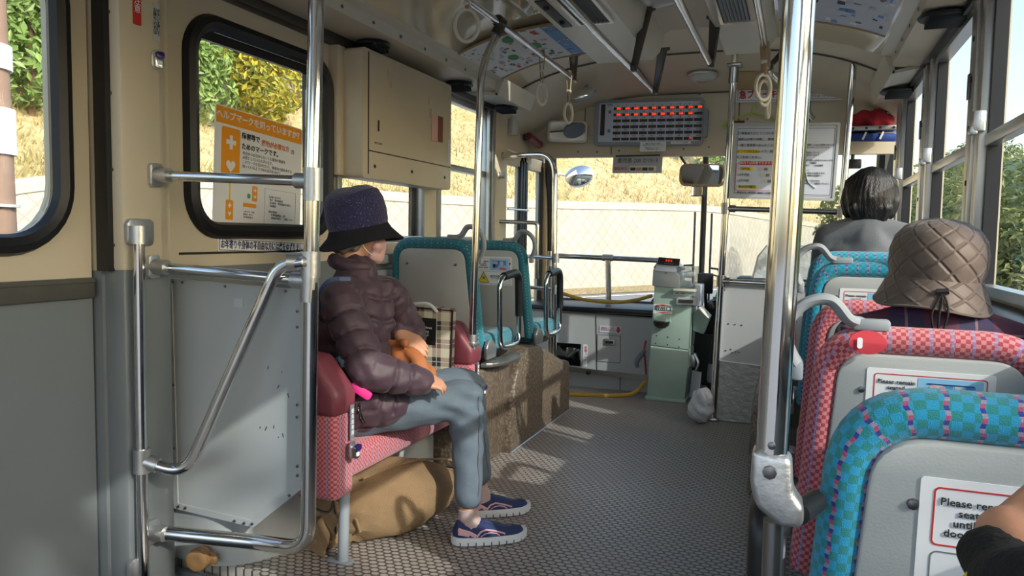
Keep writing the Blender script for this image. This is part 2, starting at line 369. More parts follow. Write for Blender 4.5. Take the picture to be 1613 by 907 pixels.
class MB:
    def __init__(s): s.bm = bmesh.new(); s.uv = s.bm.loops.layers.uv.new('UVMap'); s.mi = 0
    def face(s, vs, uvs=None):
        try: f = s.bm.faces.new(vs)
        except ValueError: return None
        f.material_index = s.mi
        if uvs:
            for lp, q in zip(f.loops, uvs): lp[s.uv].uv = q
        return f
    def box(s, c, d, rot=None, bev=0, seg=2, m4=None):
        b = bmesh.new(); bmesh.ops.create_cube(b, size=1)
        for v in b.verts: v.co = V((v.co.x*d[0], v.co.y*d[1], v.co.z*d[2]))
        if bev: bmesh.ops.bevel(b, geom=b.edges[:], offset=min(bev, min(d)*.49), segments=seg, affect='EDGES', profile=.5)
        mm = Matrix.Translation(V(c)) @ (Euler(rot).to_matrix().to_4x4() if rot else I4)
        if m4: mm = m4 @ mm
        return s.add(b, mm)
    def add(s, b, mm=I4, boxuv=True):
        b.transform(mm); b.normal_update(); vm = {}
        for v in b.verts: vm[v.index] = s.bm.verts.new(v.co)
        for f in b.faces:
            n = f.normal; a = max(range(3), key=lambda k: abs(n[k])); uu = [(0, 1, 2)[k] for k in range(3) if k != a]
            s.face([vm[v.index] for v in f.verts], [(v.co[uu[0]], v.co[uu[1]]) for v in f.verts])
        b.free(); return s
    def tube(s, pts, r, seg=12, closed=False, cap=True, sx=1, up0=None, uvmode=None):
        """swept tube; r a number or one per point; sx flattens it. uv in metres"""
        pts = [V(p) for p in pts]; n = len(pts); rs = r if isinstance(r, (list, tuple)) else [r]*n
        tang = []
        for i in range(n):
            a = pts[(i-1) % n] if (closed or i > 0) else pts[i]; b = pts[(i+1) % n] if (closed or i < n-1) else pts[i]
            t = (b - a); tang.append(t.normalized() if t.length > 1e-9 else V((0, 0, 1)))
        ref = V(up0) if up0 else (V((0, 0, 1)) if abs(tang[0].z) < .9 else V((0, 1, 0)))
        nrm = (ref - tang[0]*ref.dot(tang[0])).normalized(); rings = []; L = [0]
        for i in range(n):
            if i: L.append(L[-1] + (pts[i]-pts[i-1]).length)
            nrm = (nrm - tang[i]*nrm.dot(tang[i])); nrm = nrm.normalized() if nrm.length > 1e-6 else tang[i].orthogonal().normalized()
            bn = tang[i].cross(nrm)
            rings.append([s.bm.verts.new(pts[i] + nrm*rs[i]*math.cos(2*PI*k/seg) + bn*rs[i]*sx*math.sin(2*PI*k/seg)) for k in range(seg)])
        for i in range(n if closed else n-1):
            j = (i+1) % n; la, lb = L[i], (L[j] if j else L[i] + (pts[0]-pts[i]).length); rr = rs[i]*2*PI/seg
            hor = uvmode == 'seat' and abs(tang[i].x + tang[j].x) > abs(tang[i].z + tang[j].z)
            for k in range(seg):
                q = [(rr*k, la), (rr*(k+1), la), (rr*(k+1), lb), (rr*k, lb)]
                if hor: q = [(b_, a_) for a_, b_ in q]
                s.face([rings[i][k], rings[i][(k+1) % seg], rings[j][(k+1) % seg], rings[j][k]], q)
        if cap and not closed: s.face(rings[0][::-1]); s.face(rings[-1])
        return s
    def cyl(s, a, b, r, seg=16, r2=None): return s.tube([a, b], [r, r if r2 is None else r2], seg)
    def loft(s, rings, capa=True, capb=True, closed=True, uvs=(1, 1)):
        vr = [[s.bm.verts.new(V(p)) for p in ring] for ring in rings]; n = len(vr[0])
        for i in range(len(vr)-1):
            for k in range(n if closed else n-1):
                k2 = (k+1) % n
                s.face([vr[i][k], vr[i][k2], vr[i+1][k2], vr[i+1][k]], [(k/n*uvs[0], i/(len(vr)-1)*uvs[1]), ((k+1)/n*uvs[0], i/(len(vr)-1)*uvs[1]), ((k+1)/n*uvs[0], (i+1)/(len(vr)-1)*uvs[1]), (k/n*uvs[0], (i+1)/(len(vr)-1)*uvs[1])])
        if capa: s.face(vr[0][::-1])
        if capb: s.face(vr[-1])
        return s
    def lathe(s, prof, m4=I4, seg=24):
        """profile [(r, z)] turned round local z"""
        rings = [[m4 @ V((r*math.cos(2*PI*k/seg), r*math.sin(2*PI*k/seg), z)) for k in range(seg)] for r, z in prof]
        return s.loft(rings)
    def plate(s, outer, holes=(), t=.01, m4=I4, bev=0):
        """flat polygon (2D, with holes) of thickness t: front face at local z=0, body behind it"""
        polys = [[V((p[0], p[1], 0)) for p in outer]] + [[V((p[0], p[1], 0)) for p in h] for h in holes]
        tri = tessellate_polygon(polys); flat = [p for q in polys for p in q]
        b = bmesh.new(); f = [b.verts.new(p) for p in flat]; k = [b.verts.new(p - V((0, 0, t))) for p in flat]
        for a in tri:
            try:
                P = [flat[i] for i in a]; ccw = (P[1]-P[0]).cross(P[2]-P[0]).z > 0
                aa = a if ccw else a[::-1]
                b.faces.new([f[i] for i in aa]); b.faces.new([k[i] for i in aa[::-1]])
            except ValueError: pass
        i0 = 0
        for q in polys:
            n = len(q); area = sum(q[i].x*q[(i+1) % n].y - q[(i+1) % n].x*q[i].y for i in range(n))
            for i in range(n):
                A, B = i0+i, i0+(i+1) % n
                w = [f[A], k[A], k[B], f[B]]
                if (area < 0) != (i0 > 0): w = w[::-1]
                try: b.faces.new(w)
                except ValueError: pass
            i0 += n
        bmesh.ops.recalc_face_normals(b, faces=b.faces[:])
        b.verts.index_update()
        return s.add(b, m4)
    def prism(s, poly, d, m4=I4, bev=0, seg=2):
        """extruded polygon with optional bevel, from local z=0 to z=-d"""
        b = bmesh.new(); f = [b.verts.new((p[0], p[1], 0)) for p in poly]; k = [b.verts.new((p[0], p[1], -d)) for p in poly]; n = len(poly)
        b.faces.new(f); b.faces.new(k[::-1])
        for i in range(n): b.faces.new([f[i], k[i], k[(i+1) % n], f[(i+1) % n]])
        bmesh.ops.recalc_face_normals(b, faces=b.faces[:])
        if bev: bmesh.ops.bevel(b, geom=b.edges[:], offset=bev, segments=seg, affect='EDGES', profile=.5, clamp_overlap=True)
        b.verts.index_update()
        return s.add(b, m4)
    def sphere(s, c, r, seg=16, sc=(1, 1, 1), rot=None):
        b = bmesh.new(); bmesh.ops.create_uvsphere(b, u_segments=seg, v_segments=max(6, seg//2), radius=r)
        mm = Matrix.Translation(V(c)) @ (Euler(rot).to_matrix().to_4x4() if rot else I4) @ Matrix.Diagonal(tuple(sc)+(1,))
        return s.add(b, mm)
    def ring(s, c, R, r, m4=None, seg=28, rs=8, sy=1):
        mm = m4 if m4 else Matrix.Translation(V(c))
        return s.tube([mm @ V((R*math.cos(2*PI*k/seg), R*sy*math.sin(2*PI*k/seg), 0)) for k in range(seg)], r, rs, closed=True)
    def build(s, name, m=None, parent=None, smooth=True, kind=None):
        me = bpy.data.meshes.new(name); s.bm.normal_update(); s.bm.to_mesh(me); s.bm.free()
        me.polygons.foreach_set('use_smooth', [bool(smooth)]*len(me.polygons))
        return link(name, me, parent, m, smooth, kind)
def text(name, body, size, m4, m, parent, align='CENTER', ex=.0004, sx=1, bold=0, line=1.0, lift=.0012):
    """lettering standing just proud of the surface frame m4"""
    cu = bpy.data.curves.new(name, 'FONT'); cu.body = body; cu.size = size; cu.align_x = align; cu.align_y = 'CENTER'; cu.extrude = ex; cu.offset = bold; cu.space_line = line
    cu.resolution_u = 2
    tmp = bpy.data.objects.new('t', cu); COL.objects.link(tmp)
    dg = bpy.context.evaluated_depsgraph_get(); me = bpy.data.meshes.new_from_object(tmp.evaluated_get(dg))
    bpy.data.objects.remove(tmp); me.transform(m4 @ Matrix.Translation((0, 0, lift)) @ Matrix.Diagonal((sx, 1, 1, 1)))
    me.materials.clear(); me.name = name
    return link(name, me, parent, m, False)
def blob(name, caps, m, parent=None, voxel=.012, smooth=6, fac=.5, ells=(), disp=None, uv=None):
    """one continuous organic surface from tapered capsules and ellipsoids"""
    b = bmesh.new()
    def sph(c, r, sc=(1, 1, 1), rot=(0, 0, 0)):
        t = bmesh.new(); bmesh.ops.create_icosphere(t, subdivisions=2, radius=1)
        t.transform(Matrix.Translation(V(c)) @ Euler(rot).to_matrix().to_4x4() @ Matrix.Diagonal((r*sc[0], r*sc[1], r*sc[2], 1)))
        return t
    def merge(t):
        mp = {v: b.verts.new(v.co) for v in t.verts}
        for f in t.faces: b.faces.new([mp[v] for v in f.verts])
        t.free()
    for ch in caps:
        for (p0, r0), (p1, r1) in zip(ch[:-1], ch[1:]):
            t = sph(p0, r0); u_ = sph(p1, r1)
            for v in u_.verts: t.verts.new(v.co)
            u_.free(); r = bmesh.ops.convex_hull(t, input=t.verts[:])
            bmesh.ops.delete(t, geom=[g for g in r['geom_interior'] if isinstance(g, bmesh.types.BMVert)], context='VERTS')
            merge(t)
    for e in ells: merge(sph(e[0], 1, e[1], e[2] if len(e) > 2 else (0, 0, 0)))
    me = bpy.data.meshes.new(name); b.to_mesh(me); b.free()
    o = bpy.data.objects.new('tmp', me); COL.objects.link(o)
    md = o.modifiers.new('r', 'REMESH'); md.mode = 'VOXEL'; md.voxel_size = voxel
    sm = o.modifiers.new('s', 'SMOOTH'); sm.iterations = smooth; sm.factor = fac
    dg = bpy.context.evaluated_depsgraph_get(); me2 = bpy.data.meshes.new_from_object(o.evaluated_get(dg))
    bpy.data.objects.remove(o); bpy.data.meshes.remove(me); me2.name = name
    if disp:
        me2.update(); ns = [v.normal.copy() for v in me2.vertices]
        for v, n in zip(me2.vertices, ns): v.co = V(v.co) + disp(V(v.co), n)
    me2.polygons.foreach_set('use_smooth', [True]*len(me2.polygons)); me2.materials.clear()
    return link(name, me2, parent, m, 'soft')
def screws(mb, pts, m4, r=.006, h=.002):
    for p in pts: mb.lathe([(r, -.001), (r*.9, h), (r*.4, h*1.4)], m4 @ Matrix.Translation((p[0], p[1], 0)), 8)
def seg2(p, a, b):
    ab = b - a; t = max(0, min(1, (p - a).dot(ab) / ab.length_squared)); return (p - (a + ab*t)).length, t
# ------------------------------------------------------------------ the bus body
LX, RX = -2.0, .6
fl = MB(); fl.box((-.53, 2.5, -.03), (2.22, 7.4, .06)); fl.box((-1.82, 4.1, -.03), (.36, 4.2, .06)); fl.build('floor', 'floor_dots', kind='structure', smooth=False)
sw = MB(); sw.box((-1.83, .4, -.36), (.38, 3.1, .04)); sw.box((-1.63, .4, -.2), (.02, 3.1, .34)); sw.box((-1.82, 1.97, -.2), (.36, .02, .34))
sw.build('trim_1', 'grey_wall', kind='structure', smooth=False)
# left wall: cream above 1.02, grey below, with its window openings
def rr(y0, y1, z0, z1, r=.0): return [(x + (y0+y1)/2, y + (z0+z1)/2) for x, y in rrect(y1-y0, z1-z0, max(r, .001), 6 if r else 1)]
def rc(y0, y1, z0, z1): return [(y0, z0), (y1, z0), (y1, z1), (y0, z1)]
w = MB(); WL = LEFTW(LX, 0, 0); w.mi = 0
w.plate(rc(1.71, 5.0, 1.02, 2.06), [rr(2.09, 2.88, 1.155, 1.88, .12), rc(2.96, 3.83, 1.10, 1.99), rc(4.0, 4.76, 1.10, 1.99)], .06, WL)
w.plate(rc(5.0, 6.2, 1.78, 2.3), [], .06, WL); w.plate(rc(5.98, 6.2, -.4, 1.78), [], .06, WL)
w.plate(rc(-1.2, .5, 1.02, 2.06), [rr(-1.05, .38, 1.12, 1.9, .1)], .06, WL)
w.mi = 1
w.plate(rc(1.71, 5.0, -.4, 1.02), [], .06, WL); w.plate(rc(-1.2, .5, -.4, 1.02), [], .06, WL)
w.mi = 2; w.plate(rc(2.02, 3.0, 1.064, 1.072), [], .004, LEFTW(LX+.004, 0, 0))
w.build('wall_left', ['cream', 'grey_wall', 'dark_metal'], kind='structure', smooth=False)
# door-side post, two-tone
p = MB(); p.mi = 0; p.box((-1.965, 1.815, 1.55), (.09, .19, 1.06), bev=.012); p.mi = 1; p.box((-1.965, 1.815, .33), (.088, .188, 1.40), bev=.012)
p.mi = 2; p.box((-1.985, 1.712, 1.54), (.05, .022, 1.04)); p.mi = 3
screws(p, [(0, z) for z in (1.1, 1.33, 1.56, 1.80, 1.97)], frame((-1.96, 1.72, 0), (1, 0, 0), (0, 0, 1)), .007)
p.mi = 0; p.box((-1.927, 1.846, 1.55), (.012, .006, 1.06)); p.box((-1.93, 1.88, 1.55), (.02, .035, 1.06), bev=.005)
p.build('trim_2', ['cream', 'grey_wall', 'rubber', 'screw'], kind='structure')
def gasket(mb, y0, y1, z0, z1, r, m4, wd=.03):
    pts = [m4 @ V((x + (y0+y1)/2, y + (z0+z1)/2, 0)) for x, y in rrect(y1-y0, z1-z0, r, 8)]
    mb.tube(pts, wd*.62, 8, closed=True)
# sliding door at the very left
d = MB(); D = LEFTW(LX - .03, 0, 0)
d.mi = 0; d.plate(rc(.52, 1.70, 1.0, 2.0), [rr(.62, 1.585, 1.12, 2.2-.26, .16)], .04, D)
d.mi = 1; d.plate(rc(.52, 1.70, -.36, 1.0), [], .04, D)
door = d.build('door_1', ['cream', 'grey_wall'], kind='structure', smooth=False)
g = MB(); gasket(g, .60, 1.605, 1.10, 1.96, .17, LEFTW(LX-.025, 0, 0), .05); g.build('door_gasket', 'rubber', door)
g = MB(); g.plate(rr(.62, 1.585, 1.12, 1.94, .16), [], .006, LEFTW(LX-.05, 0, 0)); g.build('pane', 'glass', door, False)
g = MB(); g.box((LX-.022, 1.10, .962), (.03, 1.19, .05), bev=.008); g.box((LX-.02, 1.10, .992), (.02, 1.19, .012)); g.build('rubber_strip', 'strip_grey', door)
g = MB(); g.box((LX-.13, 1.71, 1.4), (.03, .05, 1.5)); g.build('door_edge_seal', 'rubber', door)
g = MB(); g.box((LX-.14, 1.78, 1.4), (.02, .07, 1.5)); g.build('outer_door_rail', 'blue_door_strip', door)
# window_1 with its thick rubber gasket
g = MB(); gasket(g, 2.075, 2.895, 1.15, 1.895, .13, LEFTW(LX+.004, 0, 0), .05); w1 = g.build('window_1', 'rubber', kind='structure')
g = MB(); g.plate(rr(2.09, 2.88, 1.155, 1.88, .12), [], .006, LEFTW(LX-.03, 0, 0)); g.build('pane', 'glass', w1, False)
g = MB(); g.box((LX-.02, 2.49, 1.85), (.02, .76, .035)); g.box((LX-.04, 2.8, 1.5), (.02, .03, .72)); g.build('sash_frame', 'black_plastic', w1)
for k, (y0, y1) in enumerate(((2.96, 3.83), (4.0, 4.76))):
    g = MB()
    for yy in (y0+.02, y1-.02): g.box((LX-.01, yy, 1.545), (.05, .04, .89), bev=.004)
    for zz in (1.12, 1.56, 1.97): g.box((LX-.01, (y0+y1)/2, zz), (.05, y1-y0, .035), bev=.004)
    f = g.build('window_%d' % (k+2), 'alu', kind='structure')
    g = MB(); g.box((LX-.02, (y0+y1)/2, 1.545), (.006, y1-y0-.06, .88)); g.build('pane', 'glass', f, False)
    g = MB(); g.box((LX-.035, y0+.03 if k else y1-.06, 1.545), (.02, .05, .88)); g.build('gasket', 'rubber', f)
s = MB(); s.box((LX+.03, 3.95, 1.02), (.07, 2.0, .05), bev=.01); s.box((LX+.02, 3.95, .94), (.05, 2.0, .06), bev=.02); s.build('trim_3', 'handle_grey', kind='structure')
s = MB(); s.mi = 0; s.box((LX+.025, 4.89, 1.3), (.07, .22, 1.5), bev=.01); s.mi = 1; s.box((LX+.03, 4.77, 1.5), (.05, .05, 1.0), bev=.004); s.box((LX+.03, 4.72, 1.5), (.02, .02, 1.0)); s.build('trim_4', ['cream', 'alu'], kind='structure')
# right wall and its row of sliding windows
WR = RIGHTW(RX, 0, 0); w = MB(); bays = [(-.2, .9), (1.05, 2.87-.98), (2.05, 2.90), (3.10, 3.97), (4.22, 4.99), (5.24, 5.95)]
w.mi = 0; w.plate(rc(-6.25, 1.2, .93, 2.08), [rc(-b, -a, .985, 2.0) for a, b in bays], .025, WR)
w.mi = 1; w.plate(rc(-6.25, 1.2, -.4, .93), [], .06, WR)
w.build('wall_right', ['cream', 'grey_wall'], kind='structure', smooth=False)
for k, (a, b) in enumerate(bays):
    g = MB()
    for yy, ww in ((a-.035, .09), (b+.03, .06)): g.box((RX-.02, yy, 1.49), (.06, ww, 1.03), bev=.006)
    g.box((RX-.01, (a+b)/2, 1.0), (.05, b-a, .03)); g.box((RX-.012, (a+b)/2, 1.49), (.04, b-a, .04), bev=.004); g.box((RX-.01, (a+b)/2, 1.985), (.05, b-a, .03))
    f = g.build('window_%d' % (k+5), 'alu', kind='structure')
    g = MB(); g.box((RX+.012, (a+b)/2, 1.49), (.006, b-a, 1.0)); g.build('pane', 'glass', f, False)
    g = MB()
    for yy in (a+.012, b-.012): g.box((RX-.005, yy, 1.49), (.04, .024, .98))
    g.box((RX-.01, (a+b)/2, 2.01), (.09, b-a+.1, .025)); g.build('gasket', 'rubber', f)
    g = MB()
    for zz in (1.08, 1.19, 1.36, 1.55, 1.72, 1.86): g.box((RX-.051, a-.04, zz), (.004, .012, .018))
    g.build('latch_slot', 'rubber', f)
    g = MB(); g.box((RX-.054, a-.015, 1.70), (.006, .03, .09), bev=.002); g.build('striker_plate', 'screw', f)
    g = MB(); g.box((RX-.055, b-.02, 1.55), (.04, .03, .07), bev=.008); g.box((RX-.07, b-.02, 1.52), (.025, .026, .03), bev=.006); g.build('sash_latch', 'cast_alu', f)
s = MB(); s.box((.545, 2.5, .955), (.11, 7.4, .025), bev=.006); s.box((.57, 2.5, .90), (.06, 7.4, .05), bev=.006); s.box((.575, 2.5, .83), (.05, 7.4, .02)); s.build('trim_5', 'grey_wall', kind='structure')
# ceiling: ledge, lip, gloss panel, duct, centre, mirrored
prof = [(-2.0, 2.03), (-1.80, 2.03), (-1.755, 2.035), (-1.75, 2.085), (-1.70, 2.10), (-1.56, 2.155), (-1.38, 2.20), (-1.18, 2.225), (-1.15, 2.20), (-1.12, 2.15), (-.80, 2.15), (-.76, 2.19), (-.74, 2.29), (-.70, 2.305),
        (-.50, 2.305), (-.45, 2.29), (-.43, 2.19), (-.40, 2.15), (-.19, 2.15), (-.16, 2.2), (-.14, 2.225), (.05, 2.20), (.22, 2.155), (.36, 2.10), (.41, 2.085), (.415, 2.035), (.46, 2.03), (.6, 2.03)]
def ceilstrip(mb, i0, i1, y0, y1):
    pts = prof[i0:i1+1]
    mb.loft([[(x, y, z) for x, z in pts] + [(x, y, z+.03) for x, z in pts[::-1]] for y in (y0, y1)])
c = MB()
for mi, a, b in ((0, 0, 2), (1, 2, 4), (2, 4, 7), (1, 7, 12), (0, 12, 15), (1, 15, 20), (2, 20, 23), (1, 23, 25), (0, 25, 27)):
    c.mi = mi; ceilstrip(c, a, b, -1.2, 4.3)
c.mi = 3
for k in range(14):
    screws(c, [(0, 0)], frame((-1.7485, 1.2+k*.24, 2.058), (0, 1, 0), (0, 0, 1)), .008); screws(c, [(0, 0)], frame((.408, 1.2+k*.24, 2.058), (0, -1, 0), (0, 0, 1)), .008)
c.mi = 0    # front dome
rows = []
for y, dz in ((4.26, .06), (4.45, .05), (5.0, .02), (5.62, -.06)):
    rows.append([(x, y, min(2.30, 2.28 - .30*abs((x+.7)/1.3)**3.2) + dz - .02) for x in [(-2.0 + 2.6*i/26) for i in range(27)]])
    rows[-1] = rows[-1] + [(x, y_, z+.03) for x, y_, z in rows[-1][::-1]]
c.loft(rows)
c.mi = 4
for y in (4.78,): c.tube([(x, y, min(2.30, 2.28 - .30*abs((x+.7)/1.3)**3.2)+.008) for x in [(-1.95 + 2.5*i/26) for i in range(27)]], .006, 6)
c.tube([(-1.06, 4.4, 2.29), (-1.02, 5.0, 2.26), (-1.0, 5.58, 2.2)], .005, 6)
ceil = c.build('ceiling', ['cream', 'white_duct', 'ceiling_gloss', 'screw', 'dark_metal'], kind='structure')
b = MB(); b.loft([[(-1.755, y, 2.0), (-1.74, y, 2.0), (-1.70, y, 2.10), (-1.76, y, 2.10)] for y in (4.3, 4.9)]); b.loft([[(-2.0, y, 2.03), (-1.74, y, 2.0), (-1.74, y, 2.015), (-2, y, 2.05)] for y in (4.3, 4.9)])
b.loft([[(.415, y, 2.0), (.43, y, 2.0), (.43, y, 2.10), (.38, y, 2.10)] for y in (4.3, 5.2)]); b.loft([[(.6, y, 2.03), (.42, y, 2.0), (.42, y, 2.015), (.6, y, 2.05)] for y in (4.3, 5.2)]); b.build('trim_6', 'white_duct', kind='structure')
# dark strip above the windows
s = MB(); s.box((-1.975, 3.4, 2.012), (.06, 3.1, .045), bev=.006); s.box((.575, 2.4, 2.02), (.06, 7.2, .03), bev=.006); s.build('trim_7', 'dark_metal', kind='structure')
# front header over the windscreen
h = MB(); HF = FRONT(0, 5.62, 0)
h.mi = 0; h.plate([(-2.0, 1.76), (.6, 1.735), (.6, 2.26), (-2.0, 2.26)], [], .05, HF)
h.mi = 1
for x0, z0, x1, z1 in ((-1.55, 2.02, -1.55, 2.19), (-.42, 1.77, -.42, 2.19), (-1.34, 1.77, -1.34, 1.83), (.05, 1.9, .05, 2.19)): h.tube([(x0, 5.618, z0), (x1, 5.618, z1)], .0035, 5)
h.tube([(-1.75, 5.615, 2.205), (.3, 5.615, 2.19)], .005, 5)
h.mi = 2; screws(h, [(-1.28, 1.80), (-1.45, 1.795), (-1.6, 1.80), (-.8, 1.80), (-.62, 1.81), (-.5, 1.80), (-.36, 1.9), (-.36, 2.0), (-1.0, 1.79), (-1.24, 2.19), (-.7, 2.19), (-.58, 2.2)], HF, .009)
h.build('wall_front', ['cream', 'dark_metal', 'screw'], kind='structure')
# windscreen
ws = MB(); zt, zb = 1.86, .52; ws.mi = 0
for a, b_, r in (((-1.93, 6.05, zb), (-1.93, 5.95, zt+.1), .05), ((.56, 6.05, zb), (.56, 5.95, zt+.1), .05), ((-1.93, 6.08, zb), (.56, 6.08, zb), .05), ((-1.93, 5.97, zt+.06), (.56, 5.97, zt+.06), .04)): ws.tube([a, b_], r, 8)
wsc = ws.build('window_11', 'rubber', kind='structure')
g = MB(); g.box((-.685, 6.06, 1.17), (2.5, .008, 1.45), rot=(math.radians(4), 0, 0)); g.build('pane', 'glass', wsc, False)
g = MB(); g.tube([(-.698, 6.09, .55), (-.682, 5.99, 1.85)], .022, 8); g.build('centre_bar', 'black_plastic', wsc)
# front passenger door: two folding leaves on the left
dd = MB()
for y0, y1 in ((5.02, 5.48), (5.50, 5.98)):
    for yy in (y0+.03, y1-.03): dd.box((LX-.02, yy, .7), (.05, .06, 2.14), bev=.01)
    for zz in (-.34, 1.72): dd.box((LX-.02, (y0+y1)/2, zz), (.05, y1-y0, .1), bev=.01)
    dd.box((LX-.02, (y0+y1)/2, .3), (.045, y1-y0, .08), bev=.01)
d2 = dd.build('door_2', 'cream', kind='structure')
g = MB()
for y0, y1 in ((5.02, 5.48), (5.50, 5.98)): g.box((LX-.02, (y0+y1)/2, .7), (.008, y1-y0-.06, 2.0))
g.build('pane', 'glass', d2, False)
g = MB()
for yy in (5.43, 5.49, 5.55, 5.93): g.box((LX+.0, yy, .72), (.03, .05, 2.0), bev=.01)
g.build('door_gasket', 'rubber', d2)
g = MB(); g.box((LX+.03, 5.98, .9), (.05, .08, 1.7), bev=.01); g.build('door_shaft', 'light_wood_trim', d2)
# grey cupboard under the windscreen, black ledge above
k = MB(); DF = FRONT(0, 5.47, 0); k.mi = 0
k.plate([(-1.98, .16), (-.96, .125), (-.96, .565), (-1.98, .585)], [rc(-1.74, -1.50, .165, .335)], .02, DF)
k.mi = 1; k.tube([(-1.98, 5.466, .578), (-.97, 5.466, .562)], .006, 6); k.box((-1.47, 5.462, .135), (1.03, .02, .035), rot=(0, math.radians(2), 0))
k.mi = 2; k.tube([(-1.372, 5.469, .15), (-1.39, 5.469, .565)], .003, 5)
k.mi = 0; k.box((-1.47, 5.52, .06), (1.02, .02, .16)); k.mi = 2; k.box((-1.2, 5.508, .06), (.004, .01, .13))
k.build('wall_front_lower', ['dash_grey', 'steel_sheet', 'dark_metal'], kind='structure', smooth=False)
k = MB(); k.box((-1.47, 5.78, .60), (1.06, .62, .04), bev=.01); k.box((-1.47, 6.04, .61), (1.06, .05, .05), bev=.015); k.box((.08, 6.0, .72), (1.0, .2, .3), bev=.03); k.box((-.2, 6.02, .27), (1.55, .05, .6)); k.build('trim_8', 'black_plastic', kind='structure')
# ------------------------------------------------------------------ outside: road, retaining wall, slope, trees
GZ = -.9
r = MB(); r.box((0, 60, GZ-.1), (240, 260, .2)); r.build('ground', 'asphalt', kind='structure', smooth=False)
WALL = [(-26, -12, -.4, 13), (-15.5, 3.0, .2, 12), (-14.2, 7.0, .8, 12), (-13.6, 9.6, 1.9, 12), (-13.2, 12, 2.25, 12), (-12.6, 15.5, 2.4, 12), (-11.2, 20, 2.35, 12), (-8.4, 25, 2.35, 12), (-5.0, 31, 2.5, 12), (-3.4, 36, 2.6, 12), (-1.8, 42, 2.5, 12), (1.2, 50, 2.2, 12), (6.5, 60, 1.6, 12)]
wp = spline([V((a, b, c)) for a, b, c, _ in WALL], 6)
m = MB(); L = 0; prev = None; ring0 = []
for i, q in enumerate(wp):
    if i: L += (V((q.x, q.y)) - V((wp[i-1].x, wp[i-1].y))).length
    nx = (wp[min(i+1, len(wp)-1)] - wp[max(i-1, 0)]); nrm = V((-nx.y, nx.x, 0)).normalized()      # away from the road
    a = V((q.x, q.y, GZ)); b = V((q.x, q.y, q.z)) + nrm*.35; t = b + nrm*.4
    vs = [m.bm.verts.new(x) for x in (a, b, t)]
    if prev:
        m.mi = 0; m.face([prev[0], vs[0], vs[1], prev[1]], [(Lp, 0), (L, 0), (L, q.z-GZ), (Lp, qp.z-GZ)])
    prev, Lp, qp = vs, L, q; ring0.append((b, nrm))
m.build('retaining_wall', 'retaining_stone', smooth=False)
tag(bpy.data.objects['retaining_wall'], 'pale stone retaining wall of diagonal blocks along the road outside', 'wall')
cp = MB(); cp.loft([[b + V((0, 0, -.22)) - n*.07, b + V((0, 0, .06)) - n*.07, b + V((0, 0, .06)) + n*.4, b + V((0, 0, -.22)) + n*.4] for b, n in ring0])
cp.build('coping', 'coping', bpy.data.objects['retaining_wall'], False)
def fbm(x, y):
    return math.sin(x*.9+y*.4)*.5 + math.sin(x*.37-y*.8+1)*.8 + math.sin(x*2.3+y*1.9)*.22 + math.sin(x*4.1-y*3.3)*.1
sl = MB(); rows = []
for j in range(22):
    t = (j/21)**1.3 * 34
    rows.append([b + n*(.3+t) + V((0, 0, .02 + t*.62 + (fbm(b.x+n.x*t, b.y+n.y*t)*min(.5, t*.12)))) for b, n in ring0])
sl.loft(rows, False, False, closed=False)
tag(sl.build('grass_slope', 'dry_grass'), kind='structure')
v = MB(); v.loft([[V((b.x, b.y, GZ+.0)) - n*.32 - n*d_ + V((0, 0, h_)) for b, n in ring0] for d_, h_ in ((-.1, .16), (.5, .1), (1.1, .02))], False, False, closed=False)
tag(v.build('verge', 'dirt_verge'), kind='structure')
rp = MB(); rp.loft([[V((b.x, b.y, GZ+.012)) - n*(.35+d_) for b, n in ring0] for d_ in (1.7, 1.95)], False, False, closed=False)
tag(rp.build('road_line', 'road_paint', smooth=False), 'white painted edge line along the road under the retaining wall', 'road marking')
def leaves(mb, c, rad, n, size, squash=.8, rnd=random):
    for _ in range(n):
        while True:
            p = V((rnd.uniform(-1, 1), rnd.uniform(-1, 1), rnd.uniform(-1, 1)))
            if .25 < p.length < 1: break
        p = p.normalized() * (p.length ** .35); q = V(c) + V((p.x*rad, p.y*rad, p.z*rad*squash))
        d = (p + V((rnd.uniform(-.8, .8), rnd.uniform(-.8, .8), rnd.uniform(-.3, .9)))).normalized(); s = size*rnd.uniform(.6, 1.3)
        a = d.orthogonal().normalized(); a = (Matrix.Rotation(rnd.uniform(0, 6.28), 3, d) @ a); bb = d.cross(a)
        vs = [mb.bm.verts.new(q + a*s*x + bb*s*y + d*s*z) for x, y, z in ((-1, 0, -.15), (0, -.42, .08), (1, 0, -.15), (0, .42, .08))]
        mb.face(vs)
def tree(name, label, base, h, crown, leaf, nl, ls, trunk=.12, cat='tree', group=None, blobs=7, low=.35):
    t = thing(name, label, cat, base, group)
    tr = MB(); B = V(base); tr.tube(spline([B + V((0, 0, -.6)), B + V((.1, 0, h*.35)), B + V((-.05, .1, h*.75))], 4), [trunk*(1-.07*i) for i in range(9)], 7)
    for k in range(4):
        a = k*1.7 + base[0]; tr.tube([B + V((.06, 0, h*(.3+.1*k))), B + V((math.cos(a)*crown*.6, math.sin(a)*crown*.6, h*(.55+.1*k)))], [trunk*.4, trunk*.15], 5)
    tr.build('trunk', 'bark', t)
    m = MB(); rnd = random.Random(str(base))
    for k in range(blobs):
        a = rnd.uniform(0, 6.28); q = B + V((math.cos(a)*crown*.55*rnd.random(), math.sin(a)*crown*.55*rnd.random(), h*(low + (1-low)*(k+.3)/blobs)))
        leaves(m, q, crown*rnd.uniform(.5, .75), nl//blobs, ls, .75, rnd)
    m.build('foliage', leaf, t, False)
    return t
def slope_z(x, y):
    best = min(ring0, key=lambda bn: (bn[0].x-x)**2 + (bn[0].y-y)**2); b, n = best
    t = max(0, (V((x, y, 0)) - V((b.x, b.y, 0))).dot(n) - .3); return b.z + t*.62
